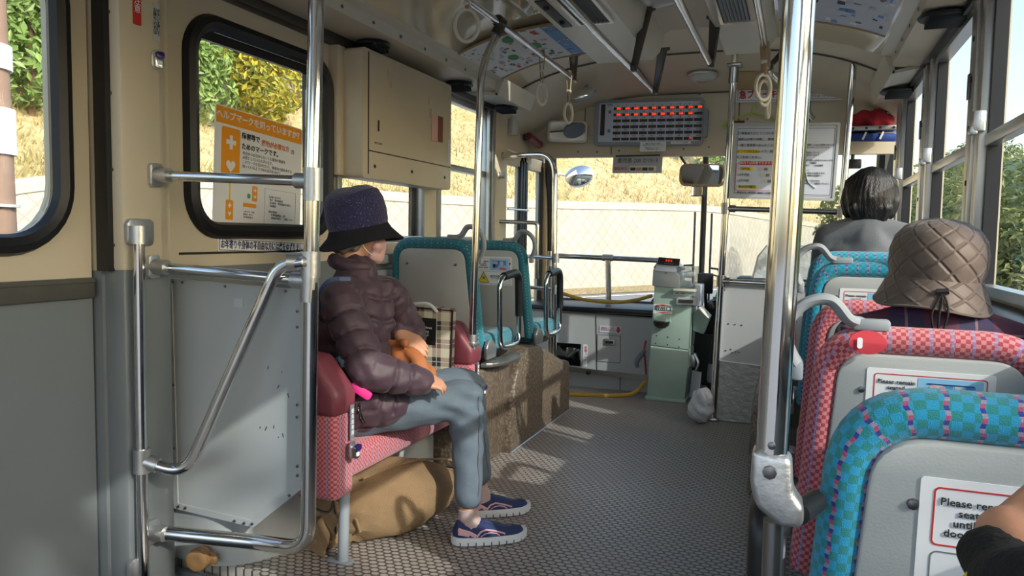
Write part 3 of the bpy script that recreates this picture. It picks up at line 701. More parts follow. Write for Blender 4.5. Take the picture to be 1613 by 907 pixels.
TR = [(-16.6, 12.4, 5.0, 2.2, 'leaf_dark', 'broad dark green tree filling the view through the door window'), (-19.4, 15.4, 6, 2.2, 'leaf_dark', 'tall dark tree at the right of the door window'),
      (-16.0, 16.6, 4.4, 1.9, 'leaf_dark', 'bushy dark green tree at the left of the rubber-framed window'), (-15.8, 19.2, 4.4, 1.8, 'leaf_yellow', 'yellowing tree in the middle of the rubber-framed window'),
      (-15.2, 22.8, 5.0, 1.9, 'leaf_dark', 'dark tree at the right of the rubber-framed window'), (-16.5, 27.5, 4.5, 2.0, 'leaf_yellow', 'yellow-green tree seen beyond the cream casing'),
      (-21.5, 19.6, 7.0, 2.4, 'leaf_olive', 'olive tree high on the slope behind the others'), (-20.5, 24.6, 7.5, 2.6, 'leaf_dark', 'large dark tree at the top of the slope'),
      (-14.6, 31.0, 2.4, 1.4, 'leaf_olive', 'olive bush seen through the front door glass'), (-9.3, 40.5, 5.5, 2.0, 'leaf_dark', 'dark green bush on the slope beside the number plate card'),
      (-14.0, 36.0, 3.0, 1.5, 'leaf_olive', 'olive bush on the slope left of the number plate card'), (-4.6, 47.0, 4.6, 2.0, 'leaf_dark', 'dark bush on the slope behind the driver mirror')]
for k, (x, y, h_, c_, lf, lab) in enumerate(TR): tree('tree', lab, (x, y, slope_z(x, y)), h_, c_, lf, 5200 if k < 6 else 2600, .13 if k < 6 else .17, .1, group='trees on the slope', low=.12)
gb = MB(); rnd = random.Random(3)
for _ in range(26000):
    i = rnd.randrange(len(ring0)-1); f_ = rnd.random(); b0, n0 = ring0[i]; b1, n1 = ring0[i+1]; b = b0.lerp(b1, f_); n = n0.lerp(n1, f_); t = rnd.random()**1.6*15
    q = b + n*(.35+t) + V((0, 0, t*.62 + fbm(b.x+n.x*t, b.y+n.y*t)*min(.5, t*.12) - .03)); s_ = rnd.uniform(.12, .42); a = rnd.uniform(0, 6.28)
    w_ = V((math.cos(a), math.sin(a), 0))*rnd.uniform(.02, .05); tip = V((rnd.uniform(-.2, .2), rnd.uniform(-.2, .2), s_))
    gb.face([gb.bm.verts.new(x_) for x_ in (q - w_, q + w_, q + w_*.4 + tip)])
tag(gb.build('slope_grass', 'grass_blade', bpy.data.objects['grass_slope'], smooth=False), kind='stuff')
# utility pole by the door window
t = thing('utility_pole', 'brown utility pole close outside the window of the left door', 'pole', (-5.35, 3.66, GZ))
u = MB(); u.tube([(-5.35, 3.66, GZ), (-5.42, 3.66, 3.4)], [.20, .175], 20); u.build('shaft', 'pole_concrete', t)
u = MB(); u.lathe([(.202, 1.66), (.202, 1.98)], Matrix.Translation((-5.385, 3.66, 0)), 20); u.lathe([(.198, 2.25), (.198, 2.42)], Matrix.Translation((-5.395, 3.66, 0)), 20); u.build('number_plate', 'white_paper', t)
u = MB(); u.lathe([(.207, 1.29), (.207, 1.31)], Matrix.Translation((-5.37, 3.66, 0)), 20); u.build('band', 'guard_metal', t)
# right-hand side: forested hill, road, nets and shrubs
base = spline([V((-3, 95, GZ)), V((5, 62, GZ)), V((9.5, 40, GZ)), V((15, 26, GZ)), V((26, 16, GZ)), V((40, 8, GZ))], 5)
fh = MB(); rows = []
for j in range(16):
    u_ = j/15
    rows.append([b_ + V((.62, .78, 0))*u_*42 + V((0, 0, 13.5*u_**.85*(1 + .10*math.sin(k*.9+1) + .05*math.sin(k*2.3)))) for k, b_ in enumerate(base)])
fh.loft(rows, False, False, closed=False); tag(fh.build('far_hill', 'far_forest'), kind='structure')
fm = MB(); rnd = random.Random(11)
for _ in range(420):
    i = rnd.randrange(1, 16); k = rnd.randrange(0, 25); a = V(rows[i][k]).lerp(V(rows[i][k+1]), rnd.random())
    leaves(fm, a + V((0, 0, .5)), rnd.uniform(1.3, 2.4), 95, .36, .8, rnd)
tag(fm.build('hill_woods', 'leaf_olive', bpy.data.objects['far_hill'], smooth=False), kind='stuff')
for x, y, h_, c_, lf, lab in ((7.2, 11.4, 3.0, 1.6, 'leaf_yellow', 'yellow-green shrub outside the nearest right window'), (9.6, 18.5, 4.5, 2.2, 'leaf_dark', 'dark green tree above the mirror outside the right windows'), (6.2, 25.0, 2.6, 1.4, 'leaf_olive', 'olive shrub beyond the driver side window'), (2.6, 36.0, 4.0, 1.8, 'leaf_olive', 'olive tree ahead beyond the driver seat'), (6.4, -4.2, 8.5, 2.6, 'leaf_dark', 'added tall tree out of view by the rear right windows, screening the sun')):  # last one is added out of view to break up sun on the left wall
    tree('roadside_tree', lab, (x, y, GZ), h_, c_, lf, 3200, .14, .1, group='trees right of the road', low=.2)
t = thing('road_net_screen', 'green mesh screen standing by the road outside the right windows', 'screen', (5.6, 14.2, GZ))
n_ = MB(); n_.prism([(0, 0), (.55, 0), (.75, .5), (.42, .62), (.35, 1.75), (.1, 1.75)], .04, frame((5.5, 14.2, GZ+.4), (1, -.35, 0), (0, 0, 1)), .008); n_.build('screen', 'net_green', t)
n_ = MB(); n_.cyl((5.55, 14.25, GZ), (5.6, 14.25, GZ+2.2), .03, 8); n_.build('post', 'guard_metal', t)
t = thing('traffic_mirror', 'round convex traffic mirror beside the green mesh screen', 'mirror', (6.9, 14.2, GZ))
n_ = MB(); n_.cyl((6.9, 14.2, GZ), (6.9, 14.2, 1.0), .04, 8); n_.build('post', 'rust_brown', t)
n_ = MB(); n_.lathe([(.02, 0), (.3, .01), (.42, .05), (.44, .03), (.44, -.03), (.02, -.05)], frame((6.9, 14.15, 1.15), (1, .5, 0), (0, 0, 1)), 24); n_.build('mirror_disc', 'mirror_glass', t)
t = thing('guard_rail', 'pale metal guard rail along the road on the right', 'guard rail', (4.2, 30, GZ))
n_ = MB(); n_.tube([(3.9, 12, -.28), (4.2, 30, -.28), (4.0, 44, -.28)], .11, 8, sx=.3); n_.build('beam', 'guard_metal', t)
for k in range(9):
    n_ = MB(); n_.cyl((4.02, 12.5+k*3.6, GZ), (4.02, 12.5+k*3.6, -.2), .05, 8); n_.build('post', 'guard_metal', t)
# ------------------------------------------------------------------ partition of chrome rails and grey panel behind the bench
PY = 1.94
t = thing('handrail_partition', 'chrome handrail frame with grey panel behind the long bench, beside the left door', 'handrail', (-1.42, PY, 0))
xw, xp = -2.03, -1.405
m = MB(); m.tube(smoothpath([(-1.382, PY+.02, 2.08), (-1.392, PY, 1.3), (-1.412, PY, .145), (-1.58, PY-.02, .148), (-1.92, 1.80, .175)], [.05, .13, .1], 10), .024, 16); m.build('loop_pole', 'chrome', t)
m = MB(); m.tube([(-1.917, 1.845, 1.322), (-1.39, PY, 1.305)], .016, 14); m.build('upper_rail', 'chrome', t)
m = MB(); m.tube([(-1.917, 1.825, 1.032), (-1.40, PY, .998)], .017, 14); m.build('middle_rail', 'chrome', t)
m = MB(); m.tube(smoothpath([(-1.40, PY-.03, 1.058), (-1.485, PY-.045, 1.045), (-1.765, 1.80, .385), (-1.885, 1.745, .425)], [.08, .07], 8), .019, 16); m.build('slanting_rail', 'chrome', t)
m = MB(); m.tube([(-1.885, 1.745, 1.145), (-1.893, 1.745, -.3)], .0175, 14); m.build('short_post', 'chrome', t)
m = MB()
m.tube([(-1.388, PY, 1.345), (-1.389, PY, 1.245)], .0295, 16); m.tube([(-1.399, PY, 1.09), (-1.40, PY, 1.01)], .031, 16); m.tube([(-1.40, PY, 1.03), (-1.405, PY, .935)], .0285, 16)
m.tube([(-1.448, PY-.005, 1.307), (-1.40, PY, 1.306)], .024, 14); m.tube([(-1.46, PY-.006, 1.0), (-1.40, PY, .998)], .026, 14); m.tube([(-1.455, PY-.045, 1.057), (-1.405, PY-.01, 1.058)], .027, 14)
m.tube([(-1.888, 1.745, .465), (-1.889, 1.745, .39)], .025, 16); m.tube([(-1.887, 1.748, .427), (-1.845, 1.765, .412)], .024, 14)
m.tube([(-1.885, 1.745, 1.16), (-1.885, 1.745, 1.105)], .025, 16); m.build('pipe_fitting', 'cast_alu', t)
m = MB()
for x, y, z, a, b in ((-1.909, 1.84, 1.322, .05, .075), (-1.909, 1.825, 1.032, .045, .075), (-1.909, 1.80, .175, .055, .08)):
    m.prism(rrect(a, b, .012), .02, LEFTW(x+.004, y, z), .004); m.tube([(x, y, z), (x+.05, y+.004, z-.001)], .024, 14)
m.prism(rrect(.10, .085, .02), .02, LEFTW(-1.905, 1.775, 1.14), .006); m.tube([(-1.91, 1.765, 1.14), (-1.885, 1.745, 1.14)], .018, 12)
m.prism(rrect(.07, .11, .02), .02, LEFTW(-1.905, 1.745, .06), .006); m.build('wall_bracket', 'cast_alu', t)
m = MB(); outl = [(-2.0, .985), (-1.455, .968), (-1.457, .325), (-1.645, .17), (-1.985, .185)]
m.plate(outl, [], .012, FRONT(0, PY+.03, 0)); pn = m.build('panel', 'grey_panel', t, False)
m = MB(); inn = [(-1.98, .965), (-1.477, .949), (-1.478, .335), (-1.652, .192), (-1.967, .205)]
m.plate(outl, [inn], .004, FRONT(0, PY+.026, 0)); fr = m.build('edge_trim', 'grey_panel', pn, False)
m = MB(); P_ = FRONT(0, PY+.022, 0)
screws(m, [(-1.97, .975), (-1.93, .974), (-1.75, .968), (-1.56, .963), (-1.51, .962), (-1.466, .90), (-1.466, .85), (-1.467, .6), (-1.468, .56), (-1.468, .40), (-1.468, .37), (-1.50, .30), (-1.648, .183), (-1.68, .181), (-1.72, .182), (-1.93, .196), (-1.96, .197), (-1.975, .62), (-1.975, .4)], P_, .005); m.build('rivet', 'screw', fr)
m = MB(); m.prism(rrect(.036, .028, .003), .002, FRONT(-1.70, PY+.027, .915), 0); m.build('faded_sticker', 'grey_paper', pn, False)
m = MB()
rnd = random.Random(5)
for _ in range(9):
    x, z = rnd.uniform(-1.62, -1.5), rnd.uniform(.45, .72); m.box((x, PY+.0295, z), (.0025, .001, rnd.uniform(.004, .016)), rot=(0, rnd.uniform(-.4, .6), 0))
m.build('scuff_mark', 'rubber', pn, False)
t = thing('wooden_stopper', 'round brown wooden knob low under the chrome loop rail', 'stopper', (-1.86, 1.95, .0))
m = MB(); m.lathe([(.012, -.03), (.035, -.028), (.04, 0), (.036, .016), (.026, .02), (.012, .017), (.001, .016)], frame((-1.84, 1.925, .045), (1, .25, 0), (0, 0, 1)), 20); m.build('knob', 'wood_knob', t)
m = MB(); m.box((-1.835, 1.95, .045), (.10, .012, .04), bev=.004); screws(m, [(.042, 0)], FRONT(-1.835, 1.944, .045), .005); m.build('mount', 'wood_knob', t)
# ------------------------------------------------------------------ small things on the left wall
def stop_button(name, label, m4, group='stop buttons'):
    p = m4.translation; t = thing(name, label, 'button', p, group)
    a = MB(); a.prism(rrect(.034, .062, .016), .006, m4 @ Matrix.Translation((0, 0, .006)), .002); a.build('back_plate', 'cast_alu', t)
    a = MB(); a.prism(rrect(.028, .044, .008), .018, m4 @ Matrix.Translation((0, -.006, .024)), .004); h = a.build('housing', 'chrome', t)
    a = MB(); a.prism(rrect(.026, .02, .007), .014, m4 @ Matrix.Translation((0, .011, .032)), .005); a.build('push_cap', 'purple_button', t)
    a = MB(); a.prism(rrect(.016, .013, .002), .002, m4 @ Matrix.Translation((0, -.012, .026)), 0); a.build('lamp_window', 'white_paper', t)
    return t
PX = -1.917
stop_button('stop_button', 'purple-capped stop button on the cream post by the left door', frame((PX, 1.855, 1.685), (.35, 1, 0), (0, 0, 1)))
t = thing('warning_sticker', 'red vertical sticker with white characters high on the cream post', 'sticker', (PX, 1.79, 1.83))
m = MB(); B = LEFTW(PX, 1.785, 1.87); m.prism(rrect(.03, .19, .004), .002, B, 0); m.build('sheet', 'red_ink', t, False)
text('lettering', '足\n元\nに\n注\n意', .026, B @ Matrix.Translation((0, 0, 0)), 'white_paper', t, line=.95)
t = thing('notice_plate', 'narrow grey vertical notice plate above the stop button on the post', 'sign', (PX, 1.855, 1.80))
m = MB(); B = LEFTW(PX, 1.858, 1.802); m.prism(rrect(.026, .115, .003), .002, B, 0); m.build('plate', 'grey_paper', t, False)
text('lettering', 'お\n降\nり\nの\n方\nは', .015, B @ Matrix.Translation((-.006, .001, 0)), 'ink', t, line=.92); text('lettering', 'ボ\nタ\nン\nを\n押\nし\nて', .013, B @ Matrix.Translation((.007, 0, 0)), 'ink', t, line=.92)
t = thing('courtesy_strip', 'white strip of dark blue Japanese lettering under the rubber-framed window', 'sign', (LX, 2.48, 1.09))
B = frame((LX+.004, 2.485, 1.088), (0, 1, -.04), (0, 0, 1)); m = MB(); m.prism(rrect(.56, .05, .006), .003, B, 0); m.build('strip', 'white_paper', t, False)
m = MB(); m.plate(rrect(.552, .044, .006), [rrect(.546, .038, .005)], .001, B @ Matrix.Translation((0, 0, .001))); m.build('border', 'grey_ink', t, False)
text('lettering', 'お年寄りや身体の不自由な方には席をゆずりましょう', .036, B, 'navy_ink', t, sx=.62, bold=.0006)
# help-mark poster stuck on the window
t = thing('help_poster', 'white poster with orange banner and cross-and-heart tags on the left window', 'poster', (LX-.02, 2.47, 1.32))
B = frame((LX-.018, 2.472, 1.375), (0, 1, -.05), (0, 0, 1)); w_, h_ = .52, .46
m = MB(); m.prism(rrect(w_, h_, .012), .002, B, 0); m.build('sheet', 'white_paper', t, False)
def patch(B, x, y, w, h, mt, parent, name='colour_block', r=.003, lift=.0006): 
    a = MB(); a.prism(rrect(w, h, r), .0005, B @ Matrix.Translation((x, y, lift)), 0); return a.build(name, mt, parent, False)
patch(B, 0, .195, w_-.01, .062, 'orange_ink', t, 'banner'); text('heading', 'ヘルプマークを知っていますか？', .034, B @ Matrix.Translation((0, .195, 0)), 'white_paper', t, bold=.0008, sx=1.0)
def cross_heart(x, y, s):
    a = MB(); T = B @ Matrix.Translation((x, y, .0022)); q = s*.32; r_ = s
    a.prism([(-q, -r_), (q, -r_), (q, -q), (r_, -q), (r_, q), (q, q), (q, r_), (-q, r_), (-q, q), (-r_, q), (-r_, -q), (-q, -q)], .0006, T, 0); a.build('cross_mark', 'white_paper', t, False); a = MB()
    hp = [(s*.95*math.sin(k)**3, s*.062*(13*math.cos(k) - 5*math.cos(2*k) - 2*math.cos(3*k) - math.cos(4*k)) - s*3.4) for k in [2*PI*i/22 for i in range(22)]][::-1]
    a.prism(hp, .0006, T, 0); a.build('heart_mark', 'white_paper', t, False)
patch(B, -.175, .055, .10, .20, 'orange_ink', t, 'help_tag', .01, .0012); cross_heart(-.175, .10, .026)
patch(B, -.175, -.09, .008, .09, 'yellow_ink', t, 'tag_cord'); patch(B, -.175, -.155, .04, .075, 'orange_ink', t, 'help_tag', .005, .0012); cross_heart(-.175, -.138, .009)
patch(B, -.035, -.08, .03, .06, 'orange_ink', t, 'help_tag', .004, .0012); cross_heart(-.035, -.067, .0075)
patch(B, -.068, -.092, .018, .018, 'green_ink', t, 'logo_mark', .006); patch(B, -.062, -.128, .075, .016, 'orange_ink', t, 'small_banner')
text('body_text', '障害等で', .026, B @ Matrix.Translation((-.065, .135, 0)), 'ink', t, bold=.0007); text('body_text', '援助が必要な方', .025, B @ Matrix.Translation((.085, .127, 0)), 'orange_text', t, bold=.0005); text('body_text', 'の', .026, B @ Matrix.Translation((.195, .12, 0)), 'ink', t)
text('body_text', 'ためのマークです。', .026, B @ Matrix.Translation((.0, .095, 0)), 'ink', t, bold=.0006)
text('body_text', '外見からは分からなくても援助や配慮を\n必要としている方がいます。\nこのマークを見かけたら、電車内で席をゆずる\n困っているようであれば声をかけて', .0145, B @ Matrix.Translation((-.11, .045, 0)), 'grey_ink', t, 'LEFT', line=1.15)
text('body_text', 'ヘルプマークの\n配布について\n各市町村窓口', .009, B @ Matrix.Translation((-.098, -.165, 0)), 'grey_ink', t, 'LEFT', line=1.2)
text('body_text', '【お問い合わせ】\n　県庁　障害福祉課\n　各市町村　障害福祉担当窓口\n　各保健所\n\n【配布場所】\n　　各地域振興局　支庁\n　　市町村の窓口　　保健センター', .0105, B @ Matrix.Translation((.045, -.125, 0)), 'grey_ink', t, 'LEFT', line=1.15)
a = MB(); a.plate(rrect(.2, .155, .002), [rrect(.198, .153, .002)], .0004, B @ Matrix.Translation((.125, -.128, .001))); a.build('text_frame', 'grey_ink', t, False)
t = thing('house_sticker', 'small white card with orange house mark at top right of the rubber-framed window', 'sticker', (LX-.02, 2.80, 1.66))
B = LEFTW(LX-.018, 2.815, 1.685); m = MB(); m.prism(rrect(.10, .17, .012), .002, B, 0); m.build('card', 'white_paper', t, False)
a = MB(); a.prism([(-.03, -.02), (.04, -.02), (.04, .02), (.0, .035), (-.03, .012)], .0006, B @ Matrix.Translation((0, .03, .001)), 0); a.build('house_mark', 'orange_ink', t, False)
text('lettering', 'CHO', .02, B @ Matrix.Translation((.005, .032, .001)), 'white_paper', t); text('lettering', 'の\nるーと', .012, B @ Matrix.Translation((.01, -.035, 0)), 'grey_ink', t)
# cream casing hung over the windows
bx0, bx1, by0, by1, bz0, bz1 = -2.0, -1.85, 2.955, 3.88, 1.40, 1.985
t = thing('route_sign_casing', 'large cream metal casing hung high on the left wall above the seated woman', 'casing', (-1.93, 3.4, 1.40))
m = MB(); m.prism([(x, z) for x, z in rr(by0, by1, bz0, bz1, .02)], .12, LEFTW(bx1, 0, 0), .006); m.build('body', 'cream', t)
m = MB(); m.box((-1.99, 2.94, 1.70), (.08, .06, .58), bev=.006); m.build('side_flange', 'cream', t)
m = MB(); C_ = LEFTW(bx1+.002, 0, 0)
m.plate(rc(by0+.05, by1-.01, 1.525, 1.53), [], .002, C_); m.plate(rc(by0+.045, by0+.052, 1.42, 1.97), [], .002, C_); m.build('door_seam', 'dark_metal', t, False)
m = MB()
for y, z in ((3.06, 1.46), (3.42, 1.465), (3.80, 1.465)): m.lathe([(.009, -.001), (.008, .002), (.001, .003)], C_ @ Matrix.Translation((y, z, 0)), 10)
m.plate(rr(3.06, 3.12, 1.565, 1.573, .003), [rr(3.064, 3.116, 1.567, 1.571, .002)], .002, C_); m.box((bx1+.003, 3.09, 1.65), (.004, .008, .05)); m.build('lock', 'dark_metal', t)
for y, z, w_, h_ in ((3.19, 1.90, .03, .05), (3.62, 1.86, .03, .045), (3.62, 1.79, .025, .05), (3.20, 1.86, .02, .03)): patch(C_, y, z, w_, h_, 'cream_gloss', t, 'tape_scrap')
a = MB(); a.prism(rrect(.13, .14, .004), .002, C_ @ Matrix.Translation((3.70, 1.72, .002)), 0); a.build('photo_card', 'mask_pink', t, False); patch(C_, 3.735, 1.722, .06, .138, 'rust_brown', t, 'photo_half', .002, .003)
patch(C_, 3.848, 1.615, .03, .13, 'pale_blue_paper', t, 'label_strip')
# speakers, dark louvred
def speaker(name, label, loc, rot=0, s=1):
    t = thing(name, label, 'loudspeaker', loc, 'louvred ceiling outlets'); L_ = V(loc)
    a = MB(); a.lathe([(.001, .0), (.075*s, 0), (.085*s, -.012), (.08*s, -.02), (.06*s, -.022)], Matrix.Translation(L_), 20); a.build('rim', 'black_plastic', t)
    a = MB()
    for k in range(4): a.box(L_ + V((0, (k-1.5)*.032*s, -.028)), (.11*s, .008, .03), rot=(.6, 0, 0), bev=.002)
    a.build('louvre', 'rubber', t); return t
speaker('air_outlet', 'dark louvred air outlet above the near end of the cream casing', (-1.87, 3.07, 2.028))
speaker('air_outlet', 'dark louvred air outlet above the far end of the cream casing', (-1.87, 4.02, 2.028))
speaker('air_outlet', 'dark louvred air outlet over the left pillar before the front door', (-1.86, 4.75, 2.012))
speaker('air_outlet', 'dark louvred air outlet nearest above the right windows', (.50, 3.34, 2.028), s=1.15)
speaker('air_outlet', 'middle dark louvred air outlet above the right windows', (.50, 4.75, 2.0), s=1.15)
speaker('air_outlet', 'farthest dark louvred air outlet above the right windows', (.50, 5.5, 1.99))
# ------------------------------------------------------------------ long bench
k = MB(); kp = spline([V((-2.0, 1.985, 0)), V((-1.80, 1.99, 0)), V((-1.68, 2.14, 0)), V((-1.64, 2.4, 0)), V((-1.64, 3.3, 0))], 6)
k.loft([[p_ + V((0, 0, z)) for p_ in kp] for z in (0, .02, .27)], False, False, closed=False); k.build('baseboard_left', 'grey_panel', kind='structure')
t = thing('long_bench', 'long pink-checked priority bench along the left wall with burgundy armrests', 'bench', (-1.68, 2.65, 0))
m = MB(); m.box((-1.70, 2.68, .335), (.54, 1.12, .115), bev=.04, seg=3); m.build('cushion', 'pink_moquette', t)
m = MB(); m.box((-1.92, 2.66, .60), (.11, 1.12, .48), rot=(0, -.08, 0), bev=.04, seg=3); m.build('backrest', 'pink_moquette', t)
def armrest(y0, y1, nm):
    sc = [(-1.97, .27), (-1.40, .25), (-1.395, .60), (-1.50, .745), (-1.97, .79)]
    split = [(-1.97, .53), (-1.397, .53)]
    a = MB(); a.prism([(-1.97, .27), (-1.40, .25), (-1.397, .55), (-1.97, .55)], y1-y0, FRONT(0, y0, 0), .022, 3); s_ = a.build('side_pad', 'pink_moquette', t)
    a = MB(); a.prism([(-1.97, .535), (-1.393, .535), (-1.388, .615), (-1.485, .735), (-1.97, .765)], y1-y0+.01, FRONT(0, y0-.005, 0), .025, 3); a.build('armrest_cover', 'burgundy', t)
armrest(2.07, 2.19, 0); armrest(3.17, 3.29, 1)
for y, z in ((2.155, .60), (3.23, .58)):
    a = MB(); a.prism(rrect(.022, .12, .003), .003, LEFTW(-1.383, y-.005, z-.09), 0); pl = a.build('notice_plate', 'grey_ink', t, False)
    text('lettering', '優\n先\n席\n専\n用', .017, LEFTW(-1.383, y-.005, z-.09), 'white_paper', pl, line=1.1)
for y in (2.20, 3.18):
    a = MB(); a.cyl((-1.445, y, .29), (-1.44, y-.02, .004), .019, 12); a.prism(rrect(.10, .05, .02), .006, frame((-1.45, y-.02, .007), (1, 0, 0), (0, 1, 0)), .002); a.build('leg', 'handle_grey', t)
def pad_button(label, y):
    m4 = LEFTW(-1.376, y, .42); stop_button('stop_button', label, m4)
pad_button('purple-capped stop button on the near burgundy armrest of the bench', 2.135); pad_button('purple-capped stop button on the far armrest, behind the knees', 3.235)
t = thing('power_cable', 'thin black cable hanging behind the near bench leg', 'cable', (-1.6, 2.2, .2))
m = MB(); m.tube(spline([(-1.60, 2.12, .27), (-1.56, 2.15, .2), (-1.50, 2.18, .17), (-1.49, 2.2, .23), (-1.5, 2.2, .27)], 6), .004, 6); m.build('lead', 'rubber', t)
m = MB(); m.tube(spline([(-1.50, 2.2, .24), (-1.49, 2.205, .16), (-1.49, 2.21, .08)], 5), .003, 6); m.build('loose_end', 'rubber', t)
# burlap sacks under the bench
def sack(name, label, c, L_, W_, H_, yaw, tie, group):
    t = thing(name, label, 'sack', (c[0], c[1], 0), group); rnd = random.Random(label)
    R_ = Matrix.Translation(V(c)) @ Matrix.Rotation(yaw, 4, 'Z')
    rings = []; n = 28
    for i in range(29):
        s = i/28; x = (s-.5)*L_
        env = (math.sin(PI*min(1, max(.0, s*1.08+.02)))**.55) if s < .93 else .25
        if tie and s < .10: env = .30 + .25*(.1-s)/.1*1.6
        env = max(env, .16)
        ring = []
        for k in range(n):
            a = 2*PI*k/n; wr = 1 + .04*math.sin(3*a + s*9) + .03*math.sin(7*a - s*17) + (.10*math.sin(9*a) if s < .2 else 0)
            y = W_/2*env*math.cos(a)*wr; z = H_/2*env*math.sin(a)*wr
            z = max(z, -H_*.42); ring.append(R_ @ V((x, y, z + H_*.42 - (0 if s > .12 else (.12-s)*H_*2.2*.0))))
        rings.append(ring)
    a = MB(); a.loft(rings, uvs=(W_*2.6, L_)); body = a.build('sack_body', 'burlap', t)
    if tie:
        a = MB(); a.ring(None, H_*.17, .008, R_ @ Matrix.Translation((-.40*L_, 0, H_*.40)) @ Matrix.Rotation(PI/2, 4, 'Y'), 18, 6); a.tube([R_ @ V((-.40*L_, -H_*.15, H_*.5)), R_ @ V((-.38*L_, -H_*.4, H_*.42)), R_ @ V((-.36*L_, -H_*.42, H_*.25))], .006, 6); a.build('neck_tie', 'burlap', t)
        a = MB(); e_ = []
        for s in range(4):
            e_.append([R_ @ V((-.45*L_ - s*.022, (H_*.10 + s*.026)*math.cos(2*PI*k/16)*(1+.25*math.sin(5*2*PI*k/16)), H_*.38 - s*.022 + (H_*.10+s*.012)*math.sin(2*PI*k/16)*(1+.2*math.sin(4*2*PI*k/16)))) for k in range(16)])
        a.loft(e_); a.build('gathered_neck', 'burlap', t)
    a = MB(); a.tube(spline([R_ @ V((-.3*L_, -W_*.20, H_*.86)), R_ @ V((0, -W_*.17, H_*.93)), R_ @ V((.25*L_, -W_*.14, H_*.84)), R_ @ V((.44*L_, -.01, H_*.66))], 6), .005, 6); a.build('seam', 'burlap', t)
    return t
sack('burlap_sack', 'plump brown burlap sandbag under the bench with its tied neck towards us', (-1.43, 2.56, .0), .70, .34, .285, math.radians(64), True, 'burlap sandbags')
sack('burlap_sack', 'smaller brown burlap sandbag end peeping out behind the near bench leg', (-1.545, 2.34, .0), .26, .15, .12, math.radians(75), False, 'burlap sandbags')
# ------------------------------------------------------------------ people
from mathutils.bvhtree import BVHTree
def snapper(o):
    off = wloc(o); bv = BVHTree.FromPolygons([v.co + off for v in o.data.vertices], [p.vertices[:] for p in o.data.polygons])
    def f(pts, lift=.004):
        out = []
        for p in pts:
            q, n, _, _ = bv.find_nearest(V(p)); out.append(q + n*lift)
        return out
    return f
def headparts(c, F, s=1.0, tilt=0):
    F = V((F[0], F[1], 0)).normalized(); yaw = math.atan2(F.y, F.x) - PI/2
    R_ = Matrix.Translation(V(c)) @ Euler((tilt, 0, yaw)).to_matrix().to_4x4() @ Matrix.Scale(s, 4); T = lambda x, y, z: R_ @ V((x, y, z))
    rot = (tilt, 0, yaw)
    ells = [(T(0, -.008, .03), (.071*s, .09*s, .085*s), rot)] + [(T(k*.073, -.005, -.005), (.011*s, .024*s, .031*s), rot) for k in (-1, 1)]
    caps = [[(T(0, .028, .0), .064*s), (T(0, .045, -.045), .05*s), (T(0, .055, -.078), .03*s)], [(T(0, .082, .018), .009*s), (T(0, .101, -.014), .0125*s)],
            [(T(-.018, .083, -.046), .008*s), (T(.018, .083, -.046), .008*s)], [(T(-.045, .074, .034), .012*s), (T(-.012, .086, .03), .009*s)], [(T(.045, .074, .034), .012*s), (T(.012, .086, .03), .009*s)]]
    return caps, ells, R_
def eyes(R_, parent):
    for k in (-1, 1):
        a = MB(); a.sphere(R_ @ V((k*.031, .076, .012)), .011, 12); e = a.build('eye', 'white_paper', parent)
        a = MB(); a.sphere(R_ @ V((k*.031, .083, .012)), .006, 10); a.build('iris', 'black_plastic', e)
def finger(base, d, L, r, bend, axis):
    pts = [(V(base), r)]; p = V(base); d = V(d).normalized()
    for k, f in enumerate((.45, .32, .23)):
        p = p + d*L*f; pts.append((p.copy(), r*(.95-.1*k))); d = Matrix.Rotation(bend, 3, V(axis)) @ d
    return pts
def hand(wrist, palm_dir, palm_n, s, bend, right=True, wr=.025):
    """capsule chains for a hand: palm, four fingers and a thumb from the palm's side"""
    d = V(palm_dir).normalized(); n = V(palm_n); n = (n - d*n.dot(d)).normalized(); sd = d.cross(n)      # n: back of the hand
    if not right: sd = -sd
    w_ = V(wrist); ch = []
    ax = d.cross(n)
    for k, (o, L, r) in enumerate(((-.030, .062, .0080), (-.010, .074, .0088), (.011, .080, .0090), (.031, .072, .0088))):
        b_ = w_ + d*(.082 - abs(o-.008)*.25)*s + sd*o*s
        ch.append([(w_ + sd*o*.45*s, wr*.8), (w_ + d*.04*s + sd*o*.8*s, .0155*s), (b_, .0125*s)])
        ch.append([(b_, .0110*s)] + finger(b_, d*.9 - n*.25, L*s, r*s, bend, -ax)[1:])
    tb = w_ + d*.028*s + sd*.030*s - n*.006*s
    ch.append([(w_ + d*.01*s, .017*s), (tb, .0135*s), (tb + (d*.75 + sd*.65 - n*.15).normalized()*.034*s, .0105*s), (tb + (d*.75 + sd*.65 - n*.15).normalized()*.034*s + (d*.95 + sd*.2 - n*.2).normalized()*.028*s, .0085*s)])
    return ch
